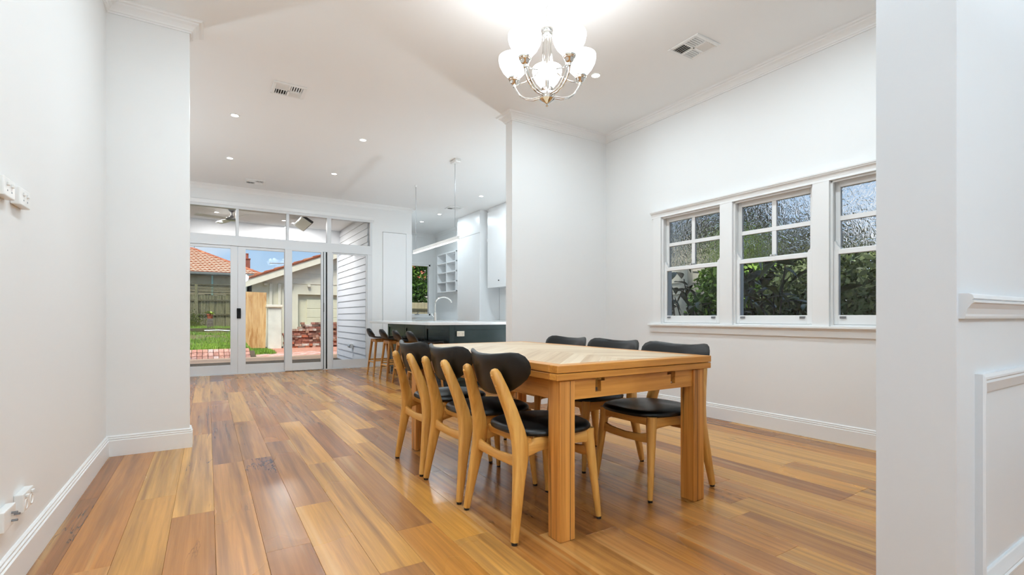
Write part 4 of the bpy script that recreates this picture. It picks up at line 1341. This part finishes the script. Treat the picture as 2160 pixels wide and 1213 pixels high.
MB().box(2.28, 4.35, 18.66, 18.86, GZ, .42).build('hidden_core', 'aged_brick', bs)

# white pillar and plywood
pl = thing('garden_pillar', 'squat white rendered pillar with flat cap beside the plywood sheet', 'pillar', (1.965, 18.72, GZ))
MB().box(1.755, 2.175, 18.52, 18.92, GZ, 1.335).build('shaft', 'white_render', pl, bevel=0.01)
MB().box(1.705, 2.215, 18.47, 18.97, 1.335, 1.425).build('cap', 'cream_trim', pl, bevel=0.01)
mt = Matrix.Translation((1.36, 18.72, -.06)) @ Matrix.Rotation(math.radians(-5), 4, 'X') @ Matrix.Rotation(math.radians(1.5), 4, 'Y')
ply = MB().box(-.33, .33, -.009, .009, 0.0, 1.93, mt)
tag(ply.build('plywood_sheet', 'plywood', None, bevel=0.001), 'stained plywood sheet leaning upright on the lawn', 'plywood')

# ------------------------------------------------------------------ garage
GY = 20.0
ga = thing('garage', 'cream gabled garage with tiled roof behind the brick stack', 'garage', (5.5, GY, GZ))
SLO, RX, RZ = 0.393, 5.5, 4.03
def roof_z(x): return RZ - SLO * abs(x - RX)
MB().box(1.21, 2.92, GY, GY + .15, GZ, 2.27).box(2.92, 8.1, GY, GY + .15, 1.87, 2.27).box(8.1, 9.8, GY, GY + .15, GZ, 2.27).box(1.21, 1.36, GY, GY + 6, GZ, 2.2).build('wall', 'cream_render', ga)
MB().box(2.92, 8.1, GY + .14, GY + .2, GZ, 1.87).build('door_back', 'cream_door', ga)
for k in range(5):
    MB().box(3.24, 5.4, GY + .10, GY + .14, GZ + .02 + k * .355, GZ + .02 + k * .355 + .345).build('door_panel', 'cream_door', ga, bevel=0.006)
for k in range(9):
    z0 = 2.27 + k * .2
    xa = RX - (RZ - .22 - z0) / SLO
    if xa > RX - .3: break
    xb = RX - (RZ - .22 - min(z0 + .2, RZ)) / SLO
    MB().prism([(xa, z0), (2 * RX - xa, z0), (2 * RX - xb, z0 + .198), (xb, z0 + .198)], 'y', GY - .022 + .004, GY + .03).build('gable_board', 'cream_trim', ga)
for s in (-1, 1):
    x_e = RX + s * 4.42
    b_ = [(x_e, roof_z(x_e) - .245), (RX, RZ - .245), (RX, RZ), (x_e, roof_z(x_e))]
    MB().prism(b_, 'y', GY - .34, GY - .29).build('bargeboard', 'cream_trim', ga)
    b_ = [(x_e, roof_z(x_e)), (RX, RZ), (RX, RZ + .05), (x_e, roof_z(x_e) + .05)]
    MB().prism(b_, 'y', GY - .36, GY + 6).build('roof_plane', 'terracotta', ga).color = (*S(190, 112, 76), 1)
    for k in range(14):
        xa = x_e - s * (k * .33); xb = xa - s * .36
        o = MB().prism([(xa, roof_z(xa) + .03), (xb, roof_z(xb) + .055), (xb, roof_z(xb) + .085), (xa, roof_z(xa) + .12)], 'y', GY - .38, GY - .05).build('verge_tile', 'terracotta', ga, bevel=0.008)
        c = rg.choice([S(200, 118, 76), S(180, 100, 66), S(210, 138, 96)])
        o.color = (*c, 1)
for x in (1.75, 2.42, 2.62, 3.25, 3.85, 4.5):
    MB().box(x, x + .10, GY - .10, GY, 2.16, 2.25).build('beam_end', 'cream_trim', ga, bevel=0.004)
for xa, xb in ((1.93, 2.03), (2.22, 2.32)):
    MB().box(xa, xb, GY - .07, GY, 0.4, 2.25).build('batten', 'cream_trim', ga, bevel=0.004)
an = thing('tv_antenna', 'thin television antenna above the garage roof', 'antenna', (3.3, 26.2, 3.22))
MB().tube([(3.3, 26.2, 3.22), (3.3, 26.2, 3.75)], .015, 6).build('mast', 'zinc', an)
MB().tube([(2.55, 26.2, 3.62), (3.75, 26.2, 3.66)], .018, 6).build('boom', 'bark', an)
for k in range(6):
    x = 2.62 + k * .2
    MB().tube([(x, 25.95, 3.62 + k * .007), (x, 26.45, 3.62 + k * .007)], .008, 5).build('element', 'zinc', an)

# ------------------------------------------------------------------ back fence
FY = 25.0
fc = thing('paling_fence', 'weathered dark timber paling fence across the back yard', 'fence', (0, FY, 0.45))
x = -3.2
rf2 = random.Random(9)
while x < 1.04:
    wd = rf2.uniform(.095, .125)
    MB().box(x, x + wd, FY + rf2.uniform(-.008, .008), FY + .03, 0.40, 1.98 + rf2.uniform(-.03, .03)).build('paling', 'fence_paling', fc, bevel=0.003)
    x += wd + .006
for z in (1.10, 1.73):
    MB().box(-3.2, 1.1, FY - .05, FY - .005, z - .035, z + .04).build('rail', 'fence_rail', fc, bevel=0.004)
k = 0
z = 2.0
while z < 2.40:
    MB().box(-3.2, 1.1, FY - .02, FY + .012, z, z + rf2.uniform(.026, .038)).build('lattice_slat', 'fence_rail', fc)
    z += .05
for x in (-2.2, -0.47, 1.04):
    MB().box(x, x + .11, FY - .06, FY + .03, 0.4, 2.42).build('post', 'fence_paling', fc, bevel=0.004)
MB().box(-3.2, 1.1, FY - .04, FY + .02, 2.385, 2.43).build('cap_rail', 'fence_rail', fc, bevel=0.004)

tag(MB().box(-3.0, 1.05, 21.95, 22.05, 0.46, 0.575).build('timber_sleeper', 'fence_rail', None, bevel=0.008), 'dark timber garden sleeper lying across the top of the lawn', 'sleeper')
for i in range(2):
    o = MB().tube([(-.1 + .1 * i, 21.55 - .1 * i, .49), (.35, 21.5 - .1 * i, .50), (.72 - .03 * i, 21.42 - .12 * i, .475)], .03, 10).build('white_pipe', 'zinc', None, smooth=True)
    tag(o, 'upper pale pipe lying on grass below the sleeper' if i == 0 else 'lower pale pipe lying on grass below the sleeper', 'pipe', 'pipes on the lawn')
pp = thing('pot_plinth', 'grey stone block plinth carrying the flower pot', 'plinth', (0.08, 23.1, .5))
for k in range(4):
    MB().box(-.03 + .004 * k, .185, 23.0, 23.2, .46 + k * .12, .575 + k * .12).build('stone_block', 'aged_brick', pp, bevel=0.01)
pot = thing('flower_pot', 'terracotta flower pot with a leafy plant before the fence', 'flower pot', (0.08, 23.1, .94))
MB().lathe([(0, .94), (.085, .94), (.11, 1.08), (.125, 1.08), (.125, 1.13), (.105, 1.13), (.10, 1.10), (0, 1.10)], (.08, 23.1, 0), 20).build('pot', 'terracotta_pot', pot, smooth=True)
def leaf_mesh(name, L, Wd, fold=.25, droop=.2):
    n_ = 6
    m_ = MB()
    for i in range(n_ + 1):
        f = i / n_
        w = Wd * math.sin(PI * min(1, f * .94 + .06)) ** .8 if i < n_ else 0.0
        x, z = L * f, -droop * L * f * f
        m_.v += [(x, -w / 2, z + fold * w), (x, 0, z), (x, w / 2, z + fold * w)]
    for i in range(n_):
        a = i * 3
        m_.f += [(a, a + 3, a + 4, a + 1), (a + 1, a + 4, a + 5, a + 2)]
    me = m_.mesh(name, smooth=True)
    return me
plf = leaf_mesh('leaf', .20, .07)
plf.materials.append(M('pale_leaf'))
for k in range(26):
    o = bpy.data.objects.new('leaf', plf); COL.objects.link(o); o.parent = pot
    o.location = (rg.uniform(-.05, .05), rg.uniform(-.05, .05), .17 + rg.uniform(0, .03))
    o.rotation_euler = (rg.uniform(-.4, .4), rg.uniform(-1.0, .1), rg.uniform(0, 2 * PI))
m_ = MB()
for _ in range(900):
    x, y, z = rg.gauss(-.62, .22), 24.6 + rg.uniform(-.2, .2), .55 + abs(rg.gauss(.2, .22))
    a = rg.uniform(0, PI); s = rg.uniform(.012, .03)
    m_.add([(x - s, y, z), (x + s * .3, y + s, z - s), (x + s, y, z + s * .4), (x, y - s, z + s)], [(0, 1, 2, 3)])
tag(m_.build('flowering_bush', 'hedge_leaf', None), 'small leaved bush at foot of the back fence', 'bush')

# ------------------------------------------------------------------ neighbour house
HY = 36.0
ho = thing('neighbour_house', 'neighbouring house with terracotta hip roof and chimney beyond the fence', 'house', (-1, HY, 0))
MB().box(-8, 2.5, HY + .5, HY + 8, 0.0, 3.75).build('wall', 'tan_boards', ho)
wbk = MB()
for k in range(20):
    wbk.prism([(HY + .46, .1 + k * .18), (HY + .50, .1 + k * .18), (HY + .50, .28 + k * .18), (HY + .485, .28 + k * .18)], 'x', -8, 2.5)
wbk.build('lap_siding', 'tan_boards', ho)['kind'] = 'stuff'
MB().box(-8.2, 2.95, HY - .05, HY + .08, 3.68, 3.84).box(2.87, 3.0, HY - .05, HY + 8.5, 3.68, 3.84).build('gutter', 'fascia_grey', ho, bevel=0.02)
MB().box(-8.2, 2.9, HY + .05, HY + .5, 3.66, 3.70).build('eave_lining', 'fascia_grey', ho)
MB().box(.20, .30, HY + .38, HY + .46, 0, 3.66).build('downpipe', 'mint_pipe', ho)
AX, AY, AZ = -0.85, HY + 4.0, 5.67
m_ = MB()
m_.v = [(-9, HY, 3.80), (3.0, HY, 3.80), (3.0, HY + 8, 3.80), (-9, HY + 8, 3.80), (AX, AY, AZ), (-5.2, AY, AZ)]
m_.f = [(0, 1, 4, 5), (1, 2, 4), (2, 3, 5, 4), (3, 0, 5), (3, 2, 1, 0)]
ro_ = m_.build('roof_plane', 'terracotta', ho); ro_.color = (*S(150, 92, 66), 1)
til, ris = MB(), MB()
L = math.hypot(AY - HY, AZ - 3.80)
pit = math.atan2(AZ - 3.80, AY - HY)
NR = 13
for r in range(NR):
    f0, f1 = r / NR, (r + 1.12) / NR
    xr = 3.0 + (AX - 3.0) * (r + .5) / NR
    x = -4.4 + (.13 if r % 2 else 0)
    while x < xr - .05:
        x2 = min(x + .245, xr)
        y0, z0 = HY + (AY - HY) * f0, 3.80 + (AZ - 3.80) * f0
        y1, z1 = HY + (AY - HY) * min(f1, 1), 3.80 + (AZ - 3.80) * min(f1, 1)
        til.add([(x, y0, z0 + .09), (x2, y0, z0 + .09), (x2, y1, z1 + .025), (x, y1, z1 + .025), (x, y0, z0 + .0), (x2, y0, z0 + .0),
                 ((x + x2) / 2, y0, z0 + .13), ((x + x2) / 2, y1, z1 + .05)],
                [(0, 6, 7, 3), (6, 1, 2, 7), (0, 3, 4), (1, 5, 2)])
        ris.add([(x, y0 - .004, z0 - .02), (x2, y0 - .004, z0 - .02), (x2, y0 - .004, z0 + .09), ((x + x2) / 2, y0 - .004, z0 + .13), (x, y0 - .004, z0 + .09)], [(0, 1, 2, 3, 4)])
        x += .25
    
to = til.build('roof_tiles', 'terracotta', ho); to['kind'] = 'stuff'; to.color = (*S(220, 196, 168), 1)
to = ris.build('tile_edges', 'terracotta', ho); to['kind'] = 'stuff'; to.color = (*S(172, 98, 62), 1)
def ridge(p, q, n_):
    p, q = Vector(p), Vector(q)
    for k in range(n_):
        a, b_ = p.lerp(q, k / n_), p.lerp(q, (k + 1.08) / n_)
        o = MB().loft([a, b_], [(.12, .09), (.10, .075)], 8).build('ridge_cap', 'terracotta', ho, smooth=True)
        o.color = (*rg.choice([S(204, 120, 76), S(186, 104, 66), S(214, 136, 90)]), 1)
ridge((3.0, HY, 3.86), (AX, AY, AZ + .05), 16)
ridge((AX, AY, AZ + .05), (-4.5, AY, AZ + .05), 10)
cm = MB().box(2.30, 2.58, 39.4, 39.75, 3.8, 5.18).box(2.27, 2.61, 39.37, 39.78, 5.12, 5.2)
co = cm.build('chimney', 'brick_clay', ho, bevel=0.01); co.color = (*S(168, 92, 70), 1)
o = MB().lathe([(.09, 5.2), (.085, 5.5), (.10, 5.52), (.10, 5.56), (.06, 5.56), (.06, 5.2)], (2.40, 39.57, 0), 14, closed=True).build('chimney_pot', 'terracotta', co, smooth=True)
o.color = (*S(200, 104, 70), 1)
MB().tube([(-.78, AY, AZ), (-.78, AY, AZ + .75)], .02, 6).build('aerial_mast', 'fascia_grey', ho)

# ------------------------------------------------------------------ side garden outside the dining windows
struct('ground_side', MB().box(XR + .17, 12, -6, YP, -0.46, -0.38), 'soil', 'bare soil of the side garden', 'ground')
nb = thing('side_building', 'cream weatherboard building beyond the side garden', 'building', (8.2, 7.0, -0.4))
MB().box(7.05, 10.0, 5.52, 9.0, -0.4, 2.3).build('wall', 'cream_render', nb)
for k in range(13):
    z = -.4 + k * .2
    MB().prism([(5.495, z), (5.525, z), (5.525, z + .198), (5.51, z + .198)], 'x', 7.05, 10.0).build('weatherboard', 'cream_trim', nb)
    MB().prism([(7.02, z), (7.055, z), (7.055, z + .198), (7.04, z + .198)], 'y', 5.52, 9.0).build('weatherboard', 'cream_trim', nb)
MB().box(7.0, 7.14, 5.47, 5.61, -.4, 2.3).build('corner_post', 'cream_trim', nb, bevel=0.004)

big_me = leaf_mesh('leaf', .26, .085, .18, .25)
big_me.materials.append(M('big_leaf'))
big_me2 = leaf_mesh('leaf', .20, .075, .22, .4)
big_me2.materials.append(M('big_leaf'))
rl = random.Random(17)
def big_shrub(label, base, tips, per, spread=.06):
    t = thing('large_leaf_shrub', label, 'shrub', base, 'large leaved shrubs outside the windows')
    st = MB()
    for tp_ in tips:
        b0 = Vector(base)
        e = Vector(tp_)
        mid = b0.lerp(e, .5) + Vector((rl.uniform(-.12, .12), rl.uniform(-.12, .12), .12))
        st.loft([b0 + Vector((rl.uniform(-.05, .05), rl.uniform(-.05, .05), 0)), mid, e], [(.022, .022), (.014, .014), (.006, .006)], 7)
        for k in range(per):
            o = bpy.data.objects.new('leaf', big_me if rl.random() < .6 else big_me2)
            COL.objects.link(o)
            o.parent = t
            f = rl.uniform(.82, 1.0)
            p = mid.lerp(e, f * 1.0) + Vector((rl.gauss(0, spread), rl.gauss(0, spread), rl.gauss(0, spread)))
            o.location = (p.x - base[0], p.y - base[1], p.z - base[2])
            o.rotation_euler = (rl.uniform(-.5, .5), rl.uniform(-.5, .9), rl.uniform(0, 2 * PI))
            s = rl.uniform(.75, 1.15)
            o.scale = (s, s, s)
    st.build('stems', 'bark', t, smooth=True)
    return t
big_shrub('large leaved shrub behind the window farthest from the camera', (5.15, 3.95, -.4), [(4.85, 4.05, 1.55), (4.9, 3.75, 1.12), (5.0, 4.1, 1.25), (5.2, 3.9, 1.0), (5.3, 4.2, 1.5), (4.95, 4.0, .95)], 9)
big_shrub('dense dark large leaved shrub filling the middle window', (5.35, 3.05, -.4), [(5.05, 3.2, 1.5), (5.1, 2.9, 1.35), (5.2, 3.25, 1.15), (5.0, 2.95, 1.1), (5.15, 2.8, 1.55), (5.3, 3.3, 1.5), (5.3, 3.1, .95), (5.4, 2.75, 1.2), (5.5, 3.3, 1.3), (5.2, 3.05, 1.75)], 11, .09)
big_shrub('few large leaves showing in the near window', (4.95, 2.15, -.4), [(4.72, 2.2, 1.32), (4.85, 2.35, 1.05)], 8, .04)

def leaf_cloud(mb, n_, cx, cy, cz, sx, sy, sz, size, rnd):
    for _ in range(n_):
        while True:
            a, b_, c = rnd.uniform(-1, 1), rnd.uniform(-1, 1), rnd.uniform(-1, 1)
            q = a * a + b_ * b_ + c * c
            if .25 < q < 1: break
        p = Vector((cx + a * sx, cy + b_ * sy, cz + c * sz))
        s = size * rnd.uniform(.6, 1.3)
        u = Vector((rnd.gauss(0, 1), rnd.gauss(0, 1), rnd.gauss(0, 1))).normalized()
        v = u.cross(Vector((rnd.gauss(0, 1), rnd.gauss(0, 1), rnd.gauss(0, 1)))).normalized()
        mb.add([p - u * s, p + v * s * .45, p + u * s, p - v * s * .45], [(0, 1, 2, 3)])
def bush(name, label, base, blobs, mat, size, cat='bush', group=None, seed=1):
    t = thing(name, label, cat, base, group)
    rnd = random.Random(seed)
    mb, tr = MB(), MB()
    for cx, cy, cz, sx, sy, sz, n_ in blobs:
        leaf_cloud(mb, n_, cx, cy, cz, sx, sy, sz, size, rnd)
        tr.loft([base, (base[0] * .4 + cx * .6, base[1] * .4 + cy * .6, base[2] * .35 + cz * .65), (cx, cy, cz)], [(.05, .05), (.03, .03), (.012, .012)], 7)
    f = mb.build('foliage', mat, t); f['kind'] = 'stuff'
    tr.build('branches', 'bark', t, smooth=True)
    return t
bush('hedge', 'pale green small leaved hedge behind the near window', (6.6, 2.3, -.4), [(6.3, 2.45, .8, .8, 1.1, 1.0, 9000), (6.5, 3.2, 1.0, .7, .7, .8, 4500), (6.4, 1.7, 1.0, .8, .8, .9, 4000)], 'hedge_leaf', .055, 'hedge', seed=4)
bush('garden_bush', 'bright green bush between the shrub and the cream building', (6.9, 4.35, -.4), [(6.6, 4.55, .9, .55, .5, 1.0, 3000), (6.5, 4.2, 1.6, .5, .5, .7, 1800)], 'grass', .05, 'bush', seed=6)
bush('dark_tree', 'dark tree in the side garden seen through the obscure upper panes', (7.6, 3.9, -.4), [(7.3, 4.55, 2.45, .55, .5, .55, 1500), (6.6, 5.0, 2.35, .35, .35, .4, 600), (7.9, 3.7, 2.0, .7, .6, .5, 1500), (7.4, 4.5, 1.2, .9, .8, .9, 2400)], 'tree_leaf', .08, 'tree', seed=8)
# beyond the kitchen window
kf = thing('side_fence', 'olive brown timber fence outside the kitchen window', 'fence', (5.2, 14.6, -.4))
x = 3.2
while x < 8.2:
    MB().box(x, x + .112, 14.6, 14.62, -.4, 1.46).build('paling', 'tan_boards', kf, bevel=0.002)
    x += .116
MB().box(3.2, 8.2, 14.57, 14.60, 1.2, 1.27).build('rail', 'fence_rail', kf)
bush('creeper', 'dark leafy creeper with red flowers above the kitchen fence', (5.6, 15.4, -.4), [(5.3, 15.3, 2.2, .9, .4, .9, 3200), (6.3, 15.4, 2.3, .9, .4, 1.0, 2600), (5.8, 15.3, 3.0, 1.2, .4, .6, 1800)], 'grass', .07, 'creeper', seed=12)
fl = MB()
for _ in range(16):
    leaf_cloud(fl, 6, rl.uniform(5.0, 6.4), 14.95, rl.uniform(2.2, 3.0), .06, .03, .06, .035, rl)
f_ = fl.build('red_flowers', 'red_leaf', bpy.data.objects['creeper']); f_['kind'] = 'stuff'
